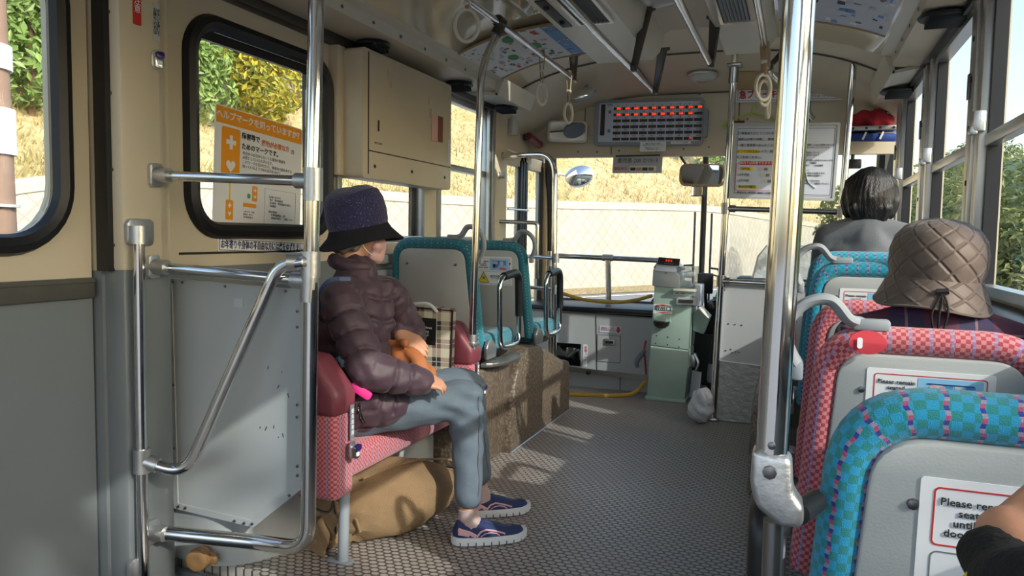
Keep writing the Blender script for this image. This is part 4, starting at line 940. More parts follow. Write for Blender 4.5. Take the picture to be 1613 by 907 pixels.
# --- the woman on the bench
P = thing('person', 'elderly woman in plum padded jacket and navy hat seated sideways on the pink bench', 'person', (-1.5, 2.5, 0))
HC = (-1.583, 2.505, 1.135); FD = (.66, .75)
hc, he, HR = headparts(HC, FD, 1.0, -.10)
hipR, kneR, ankR = (-1.575, 2.38, .475), (-1.165, 2.615, .515), (-1.112, 2.515, .115)
hipL, kneL, ankL = (-1.575, 2.55, .475), (-1.265, 2.86, .52), (-1.18, 2.775, .115)
shR, elR, wrR = (-1.535, 2.30, .905), (-1.39, 2.262, .668), (-1.268, 2.385, .62)
shL, elL, wrL = (-1.53, 2.63, .905), (-1.50, 2.775, .72), (-1.475, 2.635, .745)
caps = hc + [[(HR @ V((0, -.02, -.05)), .05), (V((-1.59, 2.47, .97)), .052), (V((-1.585, 2.46, .90)), .09), (V((-1.59, 2.46, .72)), .115), (V((-1.59, 2.465, .50)), .13)],
  [(V((-1.585, 2.4, .90)), .07), (V(shR), .05), (V(elR), .038), (V(wrR), .025)], [(V((-1.585, 2.54, .90)), .07), (V(shL), .05), (V(elL), .038), (V(wrL), .025)],
  [(V(hipR), .085), (V(kneR), .05), (V(kneR) + V((.01, -.02, -.12)), .045), (V(ankR), .033), (V(ankR) + V((0, 0, -.05)), .032), (V((-1.05, 2.555, .042)), .018)],
  [(V(hipL), .085), (V(kneL), .05), (V(kneL) + V((.01, -.02, -.12)), .045), (V(ankL), .033), (V(ankL) + V((0, 0, -.05)), .032), (V((-1.12, 2.82, .042)), .018)]]
caps += hand(wrR, (.75, .62, -.12), (-.1, -.6, .8), .9, .6, False) + hand(wrL, (.9, -.04, -.30), (.3, -.45, 1), .98, .38, True)
blob('body', caps, 'skin', P, .006, 4, .5, he); eyes(HR, P)
legs = []
for h_, k_, a_ in ((hipR, kneR, ankR), (hipL, kneL, ankL)):
    h_, k_, a_ = V(h_), V(k_), V(a_); legs.append([(h_, .105), (h_.lerp(k_, .5), .092), (k_ + V((-.012, 0, 0)), .074), (k_.lerp(a_, .18) + V((-.006, 0, 0)), .068), (k_.lerp(a_, .55), .060), (a_ + V((0, 0, .055)), .052)])
def crease(p, n):
    d = 0
    for k_, a_ in ((kneR, ankR), (kneL, ankL)):
        q = (p - V(k_)).length; d += .007*math.exp(-(q/.13)**2)*math.sin(p.z*95 + p.x*45)
    return n*(d + .0018*math.sin(p.z*60 + p.x*30 + p.y*20))
tr = blob('trousers', legs + [[(V((-1.59, 2.40, .50)), .12), (V((-1.59, 2.53, .50)), .12)]], 'jeans_blue', P, .009, 6, .5, disp=crease)
ST = snapper(tr)
for k_, a_ in ((kneR, ankR), (kneL, ankL)):
    a = MB(); a.tube(ST([V(k_) + V((.10, -.04, .02)) + (V(a_) - V(k_))*t_*.85 for t_ in [i/10 for i in range(11)]], .0012), .0018, 5); a.build('side_seam', 'sweater_grey', tr)
Bsegs = [(V((-1.585, 2.46, .42)), V((-1.58, 2.46, .99)), 0), (V(shR), V(elR), 0), (V(elR), V(wrR), .30), (V(shL), V(elL), 0), (V(elL), V(wrL), .3)]
def puff(p, n):
    best, bt, L0 = 9, 0, 0
    for i, (a_, b_, o_) in enumerate(Bsegs):
        d, t_ = seg2(p, a_, b_); d -= (.15 if i == 0 else .055)
        if d < best: best, bt, L0 = d, t_*(b_-a_).length + o_, i
    per = .082 if L0 == 0 else .075
    ph = (bt + .012*math.sin(p.y*26 + p.x*13))/per; c = abs(math.sin(PI*ph))
    v_ = abs(math.sin((p.y*1.0 + p.x*.7)*16)) if L0 == 0 else 1
    wr = .0035*math.sin(p.x*75 + p.z*48 + 2*math.sin(p.y*40)) + .003*math.sin(p.z*110 - p.y*70 + p.x*30)
    return n*(-.013*(1 - c)**3.2 - .004*(1 - v_)**5 + wr*.45)
jk = [[(V((-1.575, 2.455, .52)), .165), (V((-1.585, 2.455, .66)), .155), (V((-1.58, 2.46, .82)), .145), (V((-1.575, 2.465, .90)), .115)], [(V((-1.57, 2.42, .905)), .09), (V(shR), .078), (V(elR), .073), (V(elR).lerp(V(wrR), .5), .068), (V((-1.258, 2.40, .615)), .054)],
      [(V((-1.57, 2.5, .905)), .09), (V(shL), .078), (V(elL), .076), (V(wrL) + V((-.03, .02, 0)), .052)], [(V((-1.52, 2.40, .52)), .13), (V((-1.44, 2.40, .525)), .10), (V((-1.40, 2.43, .52)), .085)], [(V((-1.52, 2.55, .52)), .12), (V((-1.43, 2.60, .53)), .09)],
      [(V((-1.575, 2.47, .93)), .10), (V((-1.57, 2.48, 1.0)), .082)], [(V((-1.66, 2.40, .50)), .12), (V((-1.66, 2.52, .5)), .12)], [(V((-1.48, 2.53, .95)), .03), (V((-1.45, 2.50, .80)), .03)]]
jacket = blob('jacket', jk, 'jacket_plum', P, .008, 5, .5, disp=puff)
a = MB(); CR = HR @ Matrix.Translation((0, -.015, -.115)); a.tube([CR @ V((.076*math.cos(k), .07*math.sin(k), .018*math.sin(k*3)*.3 - .012*math.sin(k))) for k in [2*PI*i/30 for i in range(30)]], .026, 10, closed=True); a.build('collar', 'jacket_plum', jacket)
SJ = snapper(jacket)
def strap(name, pts, m, r, parent, n=8, lift=.002):
    a = MB(); q = spline(pts, n); q = SJ(q, lift); a.tube(q, r, 8, sx=.35 if r > .004 else 1, up0=(0, 0, 1)); return a.build(name, m, parent)
# hat
a = MB(); HT = HR @ Matrix.Translation((0, -.012, .058)) @ Euler((.30, 0, 0)).to_matrix().to_4x4(); ring = []
def hatring(rx, ry, z, wob=0, front=0): return [HT @ V((rx*math.cos(k), ry*math.sin(k), z + wob*math.sin(2*k+.5) - front*max(0, math.sin(k)))) for k in [2*PI*i/40 for i in range(40)]]
a.loft([hatring(.096, .112, -.035), hatring(.104, .119, -.005), hatring(.108, .12, .035, .003), hatring(.104, .115, .078, .006), hatring(.094, .102, .108, .009), hatring(.066, .072, .126, .008), hatring(.03, .035, .132, .004), hatring(.004, .004, .134)], False); hat = a.build('hat', 'hat_navy', P)
a = MB(); a.loft([hatring(.098, .114, -.018), hatring(.108, .127, -.045, .003), hatring(.124, .152, -.066, .006, .01), hatring(.132, .168, -.078, .008, .016), hatring(.129, .164, -.082, .008, .016), hatring(.104, .121, -.052), hatring(.094, .109, -.022)], False, False); a.build('brim', 'hat_brim_black', hat)
blob('hair', [[(HR @ V((-.058, -.045, -.015)), .026), (HR @ V((-.045, -.07, -.05)), .024), (HR @ V((.045, -.07, -.05)), .024), (HR @ V((.058, -.045, -.015)), .026)], [(HR @ V((-.066, -.01, .0)), .02), (HR @ V((-.062, -.03, -.045)), .018)], [(HR @ V((.066, -.01, .0)), .02), (HR @ V((.062, -.03, -.045)), .018)]], 'hair_grey', P, .006, 3)
mk = blob('face_mask', [[(HR @ V((-.05, .055, -.03)), .022), (HR @ V((0, .088, -.02)), .026), (HR @ V((.05, .055, -.03)), .022)], [(HR @ V((-.04, .05, -.07)), .022), (HR @ V((0, .078, -.075)), .026), (HR @ V((.04, .05, -.07)), .022)], [(HR @ V((0, .09, -.02)), .024), (HR @ V((0, .085, -.07)), .024)]], 'mask_pink', P, .006, 4)
for k in (-1, 1):
    a = MB(); a.tube(spline([HR @ V((k*.052, .06, -.015)), HR @ V((k*.071, .03, .0)), HR @ V((k*.079, -.005, .025)), HR @ V((k*.077, -.025, .0)), HR @ V((k*.07, .01, -.045)), HR @ V((k*.055, .05, -.07))], 5), .0016, 5); a.build('ear_loop', 'white_paper', mk)
# shoes and socks
def shoe(heel, toe, nm):
    H, T_ = V(heel), V(toe); L_ = (T_-H).length; d = (T_-H).normalized(); sd = V((d.y, -d.x, 0))
    def X(s, w_, z): return H + d*(s*L_) + sd*w_ + V((0, 0, z))
    def outline(s): return .034 + .016*math.sin(PI*min(1, s*1.02))**.8 - (.013*max(0, (s-.82)/.18)**2) - .014*max(0, (.1-s)/.1)**2
    S_ = [i/18 for i in range(19)]; sh = thing_part = None
    a = MB(); rings = []
    for s in S_:
        hgt = .084 + .006*math.sin(s*10) if s < .36 else .088 - .034*min(1, (s-.36)/.4) - (.010*max(0, (s-.8)/.2)**3); hgt = max(hgt, .028); w_ = outline(s)*.94
        if s in (0, 1): w_ *= .72; hgt *= .72
        zb = .022; rings.append([X(s, w_*math.cos(k)*(1 if math.sin(k) < .3 else .93), zb + max(0, math.sin(k))**.75*(hgt-zb) + min(0, math.sin(k))*.004) for k in [2*PI*i/20 for i in range(20)]])
    a.loft(rings); up_ = a.build('shoe', 'shoe_navy', P)
    a = MB(); rings = []
    for s in S_:
        w_ = outline(s)*1.06
        if s in (0, 1): w_ *= .75
        lift = .012*max(0, (s-.8)/.2)**2; rings.append([X(s*1.04-.02, w_*cx, z + lift) for cx, z in ((1, .004), (1.02, .018), (.96, .032), (-.96, .032), (-1.02, .018), (-1, .004))])
    a.loft(rings); sole = a.build('sole', 'shoe_sole', up_)
    a = MB()
    for i in range(9): 
        s = .08 + i*.105; a.box(X(s, outline(s)*1.07, .010), (.004, .004, .014)); a.box(X(s, -outline(s)*1.07, .010), (.004, .004, .014))
    a.build('tread_groove', 'grey_ink', sole)
    su = snapper(up_); a = MB()
    for sg in (1, -1):
        a.tube(su([X(s, sg*.05, z) for s, z in ((.30, .035), (.36, .055), (.44, .062), (.54, .058), (.64, .05), (.70, .042))], .001), .0045, 6, sx=.5)
        a.tube(su([X(s, sg*.05, z) for s, z in ((.36, .036), (.42, .046), (.50, .05), (.58, .044), (.62, .036))], .001), .003, 6, sx=.5)
        a.tube(su([X(s, sg*.05, z) for s, z in ((.0, .066), (.1, .060), (.2, .05), (.29, .036))], .001), .009, 6, sx=.4)
        a.tube(su([X(s, sg*.05, z) for s, z in ((.0, .05), (.1, .048), (.2, .042))], .001), .008, 6, sx=.4)
        a.tube(su([X(s, sg*.04, .1) for s in (.20, .30)], .002) , .005, 6); 
    a.build('pink_overlay', 'shoe_pink', up_)
    a = MB(); a.tube(su([X(s, w_, .1) for s, w_ in ((.45, -.012), (.6, -.016), (.78, -.014), (.82, 0), (.78, .014), (.6, .016), (.45, .012))], .001), .0014, 5); a.build('stitching', 'grey_ink', up_)
shoe((-1.155, 2.475, 0), (-.925, 2.625, 0), 'R'); shoe((-1.225, 2.745, 0), (-1.005, 2.895, 0), 'L')
for a_ in (ankR, ankL):
    a = MB(); a_ = V(a_); a.tube([a_ + V((.008, .006, -.052)), a_ + V((.002, .002, -.02)), a_ + V((0, 0, .012))], [.045, .040, .037], 14); a.build('sock', 'sock', P)
# shoulder bag straps, pouch, things on her lap
t = thing('shoulder_bag', 'blue shoulder bag strap and pale cyan belt over the back of the plum jacket', 'bag', (-1.72, 2.38, .6))
strap('strap', [(-1.50, 2.33, 1.0), (-1.58, 2.28, .98), (-1.70, 2.29, .90), (-1.76, 2.30, .78), (-1.76, 2.30, .66)], 'strap_blue', .012, t)
strap('belt', [(-1.76, 2.34, .70), (-1.70, 2.22, .685), (-1.60, 2.18, .665), (-1.52, 2.2, .655)], 'strap_cyan', .009, t)
strap('lower_strap', [(-1.60, 2.2, .70), (-1.63, 2.2, .63), (-1.64, 2.2, .58)], 'strap_blue', .013, t)
a = MB(); q = SJ([(-1.64, 2.2, .57)], .006)[0]; a.tube([q + V((x, 0, z)) for x, z in ((-.012, .012), (.012, .012), (.012, -.014), (-.012, -.014))], .0022, 6, closed=True); a.build('buckle', 'chrome', t)
t = thing('phone_pouch', 'hot pink slim pouch with chain hanging at the hip of the plum jacket', 'pouch', (-1.42, 2.3, .55))
q = SJ([(-1.40, 2.22, .575)], .006)[0]
a = MB(); B = frame(q, (1, .25, -.62), (.3, .2, 1)); a.prism(rrect(.082, .03, .010), .012, B @ Matrix.Translation((0, 0, .010)), .004); a.build('case', 'hot_pink', t)
a = MB(); c0 = B @ V((-.03, -.02, .008)); a.ring(None, .008, .0018, B @ Matrix.Translation((-.028, -.022, .008)), 16, 6); a.build('clip_ring', 'chrome', t)
strap('cord', [c0, (-1.47, 2.22, .52), (-1.53, 2.2, .51)], 'rope_yellow', .0045, t)
a = MB(); ch = SJ(spline([c0, (-1.425, 2.25, .53), (-1.43, 2.27, .49), (-1.42, 2.28, .45)], 7), .005)
for i in range(0, len(ch)-1): a.ring(None, .0055, .0013, Matrix.Translation(ch[i]) @ Euler((PI/2, (i % 2)*PI/2, 0)).to_matrix().to_4x4(), 10, 5)
a.build('chain', 'dull_chrome', t)
t = thing('orange_wrap', 'soft orange-brown cloth pouch held under her left hand on the lap', 'pouch', (-1.37, 2.58, .64))
def fold(p, n): return n*(.006*math.sin(p.x*70 + p.z*50) + .004*math.sin(p.y*90 - p.z*60))
blob('cloth', [[(V((-1.47, 2.575, .695)), .032), (V((-1.40, 2.565, .675)), .034), (V((-1.345, 2.56, .645)), .036), (V((-1.315, 2.56, .615)), .03)], [(V((-1.46, 2.545, .725)), .016), (V((-1.40, 2.54, .725)), .012)], [(V((-1.40, 2.58, .64)), .035), (V((-1.32, 2.58, .61)), .03)]], 'orange_cloth', t, .007, 3, disp=fold)
t = thing('tote_bag', 'brown, cream and black plaid tote bag with black label beside the seated woman', 'bag', (-1.53, 2.85, .395))
a = MB(); B = frame((-1.525, 2.855, .62), (1, .08, -.03), (0, 0, 1)); a.prism(rrect(.33, .44, .012), .05, B, .012); bg = a.build('bag_body', 'tote_plaid', t)
a = MB(); a.tube([B @ V((x, y, -.004)) for x, y in ((-.165, .212), (.165, .212), (.166, -.21))], .006, 6); a.build('binding', 'black_cloth', t)
patch(B, .03, .115, .13, .115, 'black_cloth', t, 'label_patch', .003); text('lettering', 'Always believe\nsomething\nwonderful', .016, B @ Matrix.Translation((.03, .115, .0012)), 'white_paper', t, line=1.0)
a = MB()
for dx in (-.06, .06): pass
a.tube(spline([B @ V((-.09, .20, .004)), B @ V((-.07, .235, .01)), B @ V((-.02, .23, .02)), B @ V((.06, .235, .015)), B @ V((.10, .20, .004))], 6), .007, 6, sx=.4); a.build('handle', 'grey_paper', t)
# --- passenger in grey at the front right
def seated(label, sx_, by, seat, sh_z, head_c, F, top_m, cloth_m, s=1.0, hw=.17):
    p = thing('person', label, 'person', (sx_, by, seat-.45)); hc, he, R_ = headparts(head_c, F, s)
    cy_ = by; S2 = sh_z - .04
    arms = []
    for k in (-1, 1):
        sh = V((sx_ + k*hw, cy_, S2 - .02)); el = V((sx_ + k*(hw+.035), cy_+.05, S2-.29)); wr_ = V((sx_ + k*.09, cy_+.26, seat+.17)); arms.append((sh, el, wr_))
    lg = [(V((sx_ + k*.085, cy_+.02, seat+.09)), V((sx_ + k*.10, cy_+.35, seat+.09)), V((sx_ + k*.10, cy_+.37, seat-.32))) for k in (-1, 1)]
    caps = hc + [[(R_ @ V((0, -.02, -.05)), .05), (V((sx_, cy_, sh_z+.02)), .055), (V((sx_, cy_, S2-.06)), .10), (V((sx_, cy_, seat+.3)), .11), (V((sx_, cy_, seat+.10)), .12)]]
    for k, (sh, el, wr_) in zip((-1, 1), arms):
        caps.append([(V((sx_, cy_, S2-.04)), .07), (sh, .045), (el, .036), (wr_, .025)]); caps += hand(wr_, (-k*.15, .9, -.25), (0, .2, 1), .95, .3, k < 0)
    for h_, k_, a_ in lg: caps.append([(h_, .08), (k_, .055), (a_, .035), (a_ + V((0, .12, -.03)), .03)])
    blob('body', caps, 'skin', p, .008, 4, .5, he); eyes(R_, p)
    j = [[(V((sx_, cy_, sh_z-.01)), .075), (V((sx_, cy_, S2-.09)), .135), (V((sx_, cy_, seat+.32)), .14), (V((sx_, cy_, seat+.14)), .15)]]
    for sh, el, wr_ in arms: j.append([(V((sx_, cy_, sh_z-.03)), .085), (sh, .068), (el, .06), (wr_ + (el-wr_)*.12, .042)])
    j.append([(V((sx_-.07, cy_, S2-.13)), .12), (V((sx_+.07, cy_, S2-.13)), .12)])
    blob('top', j, top_m, p, .010, 8, .5, disp=lambda q, n: n*(.0022*math.sin(q.z*34 + 9*q.x*q.x + q.x*14)))
    blob('trousers', [[(h_, .105), (k_, .075), (a_ + V((0, 0, .05)), .052)] for h_, k_, a_ in lg] + [[(V((sx_-.06, cy_, seat+.11)), .12), (V((sx_+.06, cy_, seat+.11)), .12)]], cloth_m, p, .011, 6)
    for h_, k_, a_ in lg:
        a = MB(); a.loft([[a_ + V((.04*math.cos(q)*w_, y, -.065 + max(0, math.sin(q))*h2 + .035)) for q in [2*PI*i/14 for i in range(14)]] for y, w_, h2 in ((-.07, .6, .05), (-.05, .95, .07), (.05, 1.1, .05), (.13, 1.1, .035), (.18, .8, .02), (.19, .4, .01))]); a.build('shoe', 'black_plastic', p)
    return p, R_
gp, GR = seated('passenger with short black hair in a grey sweater, seen from behind at the front right', .305, 3.80, .60, 1.225, (.308, 3.84, 1.352), (.05, 1), 'sweater_grey', 'black_cloth', 1.0, .165)
hb = [[(GR @ V((0, -.015, .035)), .108), (GR @ V((0, -.035, -.01)), .104), (GR @ V((0, -.04, -.045)), .088)]]
for k in (-1, 1): hb.append([(GR @ V((k*.05, .01, .05)), .065), (GR @ V((k*.082, .0, -.02)), .045), (GR @ V((k*.078, -.005, -.07)), .034), (GR @ V((k*.10 if k < 0 else .07, .0, -.088 if k > 0 else -.072)), .016)])
for x in (-.06, -.03, 0, .03, .06): hb.append([(GR @ V((x, -.09, -.05)), .035), (GR @ V((x*.9, -.075, -.105)), .018)])
blob('hair', hb, 'hair_black', gp, .007, 4, disp=lambda q, n: n*.0016*math.sin(38*math.atan2(q.x - GR.translation.x, q.y - GR.translation.y) + 2*math.sin(q.z*22)))
# --- passenger in the quilted hat
hp, QR = seated('passenger in a brown quilted bucket hat and dark red plaid jacket, seen from behind', .315, 2.0, .455, .97, (.315, 2.03, 1.058), (.02, 1), 'shirt_plaid', 'black_cloth', .92, .155)
a = MB(); QT = QR @ Matrix.Translation((0, -.01, .05)) @ Euler((.06, .07, 0)).to_matrix().to_4x4()
def qring(rx, ry, z, w_=0): return [QT @ V((rx*math.cos(k)*(1+.012*math.sin(5*k)), ry*math.sin(k)*(1+.012*math.cos(4*k)), z + w_*math.sin(3*k+.6))) for k in [2*PI*i/56 for i in range(56)]]
a.loft([qring(.106, .121, -.05), qring(.114, .126, -.012, .002), qring(.115, .127, .025, .003), qring(.106, .117, .06, .004), qring(.086, .096, .086, .004), qring(.056, .062, .102, .003), qring(.022, .026, .110, .002), qring(.003, .003, .111)], False, uvs=(11, 4.4)); qh = a.build('hat', 'hat_quilt', hp)
a = MB(); a.loft([qring(.107, .122, -.035), qring(.116, .132, -.058, .003), qring(.126, .144, -.082, .005), qring(.136, .155, -.108, .007), qring(.133, .152, -.111, .007), qring(.112, .128, -.068, .003), qring(.104, .119, -.04)], False, False, uvs=(11, 3.4)); a.build('brim', 'hat_quilt', qh)
a = MB(); a.tube(qring(.136, .155, -.109, .007), .003, 6, closed=True); a.build('brim_piping', 'hat_quilt', qh)
a = MB(); c_ = QT @ V((.0, -.137, -.062)); a.tube([c_ + V((-.012, -.004, .0)), c_ + V((.012, -.004, .002))], .007, 8); tg = a.build('cord_lock', 'black_plastic', qh)
for dx in (-.012, -.002, .009):
    a = MB(); a.tube(spline([c_ + V((0, -.006, 0)), c_ + V((dx, -.014, -.025)), c_ + V((dx*1.5 - .004, -.024, -.05)), c_ + V((dx - .006, -.024, -.08))], 5), .0025, 6); a.build('cord', 'black_cloth', tg)
blob('hair', [[(QR @ V((-.06, -.04, .0)), .03), (QR @ V((-.03, -.075, -.045)), .026), (QR @ V((.03, -.075, -.045)), .026), (QR @ V((.06, -.04, 0)), .03)]], 'hair_grey', hp, .008, 3)
# --- the arm reaching in at the lower right
ap = thing('person', 'black-sleeved arm with a loosely closed hand reaching in at the lower right corner', 'person', (.3, .4, .7))
wv = V((.142, .582, .952)); d_ = V((.45, .55, .55)).normalized()
ac = [[(V((.21, .34, .93)), .035), (V((.146, .52, .935)), .022), (wv, .022)]] + hand(wv + V((.008, 0, -.0)), (.55, .35, .46), (-.70, -.35, .62), .8, .85, True, .022)
blob('body', ac, 'skin', ap, .005, 4)
blob('sleeve', [[(V((.25, .24, .92)), .085), (V((.19, .39, .935)), .062), (V((.155, .49, .938)), .045), (V((.134, .562, .936)), .030)], [(V((.18, .46, .905)), .05), (V((.134, .55, .912)), .028)]], 'black_cloth', ap, .009, 6, disp=lambda q, n: n*(.005*math.sin(q.x*60 - q.z*50) + .003*math.sin(q.y*100 + q.z*60)))
a = MB(); a.box((.1165, .545, .937), (.020, .010, .005), rot=(.3, -.75, .6), bev=.002); a.build('yellow_tag', 'yellow_ink', ap)
# ------------------------------------------------------------------ single bus seats
def safety_sticker(t, B, s, lower=True):
    w_, h_ = .235*s, .170*s
    a = MB(); a.prism(rrect(w_, h_, .004), .0015, B @ Matrix.Translation((0, 0, .0015)), 0); st = a.build('safety_sticker', 'white_paper', t, False)
    B = B @ Matrix.Translation((0, 0, .0016))
    a = MB(); a.plate(rrect(w_*.88, h_*.42, .006), [rrect(w_*.88-.0036, h_*.42-.0036, .005)], .0006, B @ Matrix.Translation((0, h_*.23, .0006))); a.build('red_border', 'red_ink', st, False)
    text('lettering', 'Please remain\nseated\nuntil the\ndoor opens', .0128*s, B @ Matrix.Translation((-w_*.26, h_*.23, 0)), 'ink', st, line=.98, bold=.0001)
    px, py = w_*.16, h_*.23
    patch(B, px, py, w_*.50, h_*.37, 'sky_ink', st, 'picture')
    for k in range(4): patch(B, px - w_*.10 + k*w_*.085, py + h_*.05, w_*.07, h_*.14, 'blue_ink' if k % 2 else 'pale_blue_paper', st, 'picture_window', .002, .0012)
    for k, (dx, dy, r) in enumerate(((-.13, .06, .008), (-.06, .055, .008), (.10, -.06, .007))):
        a = MB(); a.prism([(px + w_*dx + r*s*math.cos(q), py + h_*dy + r*s*math.sin(q)) for q in [2*PI*i/12 for i in range(12)]], .0006, B @ Matrix.Translation((0, 0, .002)), 0); a.build('picture_head', 'mask_pink', st, False)
    patch(B, px - w_*.13, py - h_*.04, w_*.07, h_*.15, 'navy_ink', st, 'picture_rider', .004, .0018); patch(B, px - w_*.055, py - h_*.04, w_*.06, h_*.13, 'blue_ink', st, 'picture_rider', .004, .0018)
    patch(B, px + w_*.10, py - h_*.14, w_*.18, h_*.05, 'pink_ink', st, 'picture_seat', .004, .0018); patch(B, px + w_*.0, py + h_*.12, w_*.36, h_*.012, 'navy_ink', st, 'picture_rail', .001, .0018)
    a = MB(); a.plate(rrect(w_*.88, h_*.44, .008), [rrect(w_*.88-.003, h_*.44-.003, .007)], .0006, B @ Matrix.Translation((0, -h_*.24, .0006))); a.build('lower_border', 'grey_ink', st, False)
    if lower:
        a = MB(); a.prism([(-.032*s, -.028*s), (.032*s, -.028*s), (0, .030*s)], .0006, B @ Matrix.Translation((-w_*.27, -h_*.23, .001)), 0); a.build('warning_triangle', 'yellow_ink', st, False)
        a = MB(); a.plate([(-.036*s, -.031*s), (.036*s, -.031*s), (0, .036*s)], [[(-.031*s, -.028*s), (.031*s, -.028*s), (0, .029*s)]], .0006, B @ Matrix.Translation((-w_*.27, -h_*.23, .0014))); a.build('warning_triangle_border', 'ink', st, False)
        a = MB(); a.box((0, 0, 0), (.004*s, .026*s, .0008), rot=(0, 0, .9), m4=B @ Matrix.Translation((-w_*.27, -h_*.245, .0018))); a.box((0, 0, 0), (.004*s, .020*s, .0008), rot=(0, 0, -.7), m4=B @ Matrix.Translation((-w_*.26, -h_*.25, .0018))); a.build('warning_pictogram', 'ink', st, False)
        text('lettering', '走行中の席の移動は\nたいへん危険です', .0115*s, B @ Matrix.Translation((w_*.13, -h_*.21, 0)), 'ink', st, sx=1)
def seat(name, label, loc, fab, aisle, W_=.50, top=.98, grip=True, sticker=None, loop=True, low=.0, group=None, lean=.055, lt=.78, lo_=.03):
    """local: origin on the floor under the backrest, the passenger looks to +y; aisle = -1 or +1 side"""
    t = thing(name, label, 'seat', loc, group); O = Matrix.Translation(V(loc)); hw = W_/2
    def X(x, y, z): return O @ V((x, y, z))
    def yb(z): return -lean*(z-.45)/.5
    r = .030; tz = top - r*1.0
    path = smoothpath([(-hw+r, .02, .42), (-hw+r+.035, yb(tz)+.02, tz), (hw-r-.035, yb(tz)+.02, tz), (hw-r, .02, .42)], .085, 9)
    m = MB(); m.tube([O @ p for p in path], r, 16, sx=1.1, uvmode='seat', up0=(1, 0, 0)); m.build('padded_rim', fab, t)
    ins = hw - r*1.7; zb, zt = .42, top - r*1.85
    outl = [(-ins-.01, zb), (ins+.01, zb), (ins - .03, zt-.07)] ; 
    outl = [(p.x, p.z) for p in smoothpath([(ins+.004, 0, zb), (ins-.032, 0, zt), (-ins+.032, 0, zt), (-ins-.004, 0, zb)], .06, 7)]
    BK = frame(X(0, -.012 - .003, .45), (1, 0, 0), (0, -lean/.5, 1)) @ Matrix.Translation((0, -.45, 0))
    m = MB(); m.prism(outl, .035, BK, .004); bp = m.build('back_panel', 'grey_plastic', t)
    for sx_, dz in ((-1, 0), (1, 0)):
        m = MB(); screws(m, [(sx_*(ins-.075), zt-.075)], BK, .007, .004); m.build('screw', 'screw', bp)
    m = MB(); m.prism([(x*1.02, z) for x, z in outl], .05, BK @ Matrix.Translation((0, 0, -.035)), .02, 3); m.build('back_pad', fab, t)
    m = MB(); m.box(X(0, .26, .435), (W_-.02, .46, .11), bev=.035, seg=3); m.build('cushion', fab, t)
    m = MB(); m.box(X(0, .24, .365), (W_-.08, .40, .03), bev=.006); m.build('seat_pan', 'dark_metal', t)
    for lx in (-1, 1):
        m = MB(); zl = low - loc[2] if low is not None else 0; m.tube([X(lx*(hw-.1), .12, .36), X(lx*(hw-.1), .12, max(zl, 0) if zl > 0 else zl + .0)], .02, 10); m.build('leg', 'handle_grey', t)
    m = MB(); m.prism([(0, .38), (.11, .38), (.12, .43), (.07, .47), (.02, .48), (-.01, .44)], .02, frame(X(aisle*(hw+.004) + (.022 if aisle > 0 else 0), 0, 0), (0, 1, 0), (0, 0, 1)) if aisle > 0 else frame(X(-hw-.026, 0, 0), (0, -1, 0), (0, 0, 1)) @ Matrix.Scale(-1, 4, (1, 0, 0)), .004); m.build('hinge_cover', 'cast_alu', t)
    if grip:
        zc = top - .005; s = aisle
        pts = spline([X(s*(hw-.12), yb(zc)+.015, zc+.010), X(s*(hw-.095), yb(zc)+.0, zc+.018), X(s*(hw-.06), yb(zc)-.012, zc+.056), X(s*(hw-.015), yb(zc)-.015, zc+.050), X(s*(hw+.018), yb(zc)-.012, zc+.014), X(s*(hw+.024), yb(zc)-.006, zc-.03), X(s*(hw+.014), yb(zc)+.004, zc-.062), X(s*(hw-.001), yb(zc)+.01, zc-.088)], 6)
        m = MB(); m.tube(pts, .0125, 10, sx=1.3); g_ = m.build('grab_handle', 'handle_grey', t)
        m = MB(); m.box(X(s*(hw-.14), yb(zc)+.012, zc+.007), (.07, .034, .024), bev=.006); m.build('handle_foot', 'handle_grey', g_)
        m = MB(); m.box(X(s*(hw-.001), yb(zc)+.012, zc-.10), (.022, .034, .04), bev=.006); m.build('handle_foot', 'handle_grey', g_)
    if loop:
        s = aisle; lx = s*(hw+lo_)
        lp = [V((lx, y, z)) for y, z in ((.16, .42), (.16, .78), (.40, .80), (.44, .42))]
        pth = smoothpath([O @ p for p in lp + [lp[0]]], [.05, .07, .06], 8); pth = smoothpath([O @ V((lx, .30, .41)), O @ V((lx, .15, .42)), O @ V((lx, .13, lt)), O @ V((lx, .41, lt+.02)), O @ V((lx, .43, .42)), O @ V((lx, .30, .41))], [.06, .07, .07, .06], 8)
        m = MB(); m.tube(pth, .014, 12); ll = m.build('armrest_loop', 'chrome', t)
        m = MB(); m.tube(smoothpath([*([O @ V((lx, .13, lt-.085)), O @ V((lx, .13, lt))] if lt < .75 else [O @ V((lx, .19, lt+.004))]), O @ V((lx, .41, lt+.02)), O @ V((lx, .425, .56))], .07, 8), .0215, 12); m.build('arm_pad', 'black_plastic', ll)
        m = MB(); m.box(X(s*(hw+.012), .30, .41), (.04, .09, .035), bev=.008); m.build('loop_bracket', 'cast_alu', ll)
    if sticker:
        sx_, sz, sc, lo = sticker
        safety_sticker(t, BK @ Matrix.Translation((sx_, sz, .0005)), sc, lo)
    return t
G = 'single moquette seats'
seat('bus_seat', 'nearest turquoise seat back with a large safety sticker, in the bottom right corner', (.262, 1.02, 0), 'teal_moquette', -1, grip=False, sticker=(.0, .80, 1.0, False), group=G, lt=.735, lo_=.042)
seat('bus_seat', 'pink-checked seat with grey grab handle right behind the nearest turquoise one, hat wearer on it', (.262, 1.76, -.005), 'pink_moquette', -1, sticker=(.0, .815, .98, False), group=G)
seat('bus_seat', 'pink-checked seat just in front of the person in the quilted hat', (.268, 2.44, .0), 'pink_moquette', -1, grip=False, group=G)
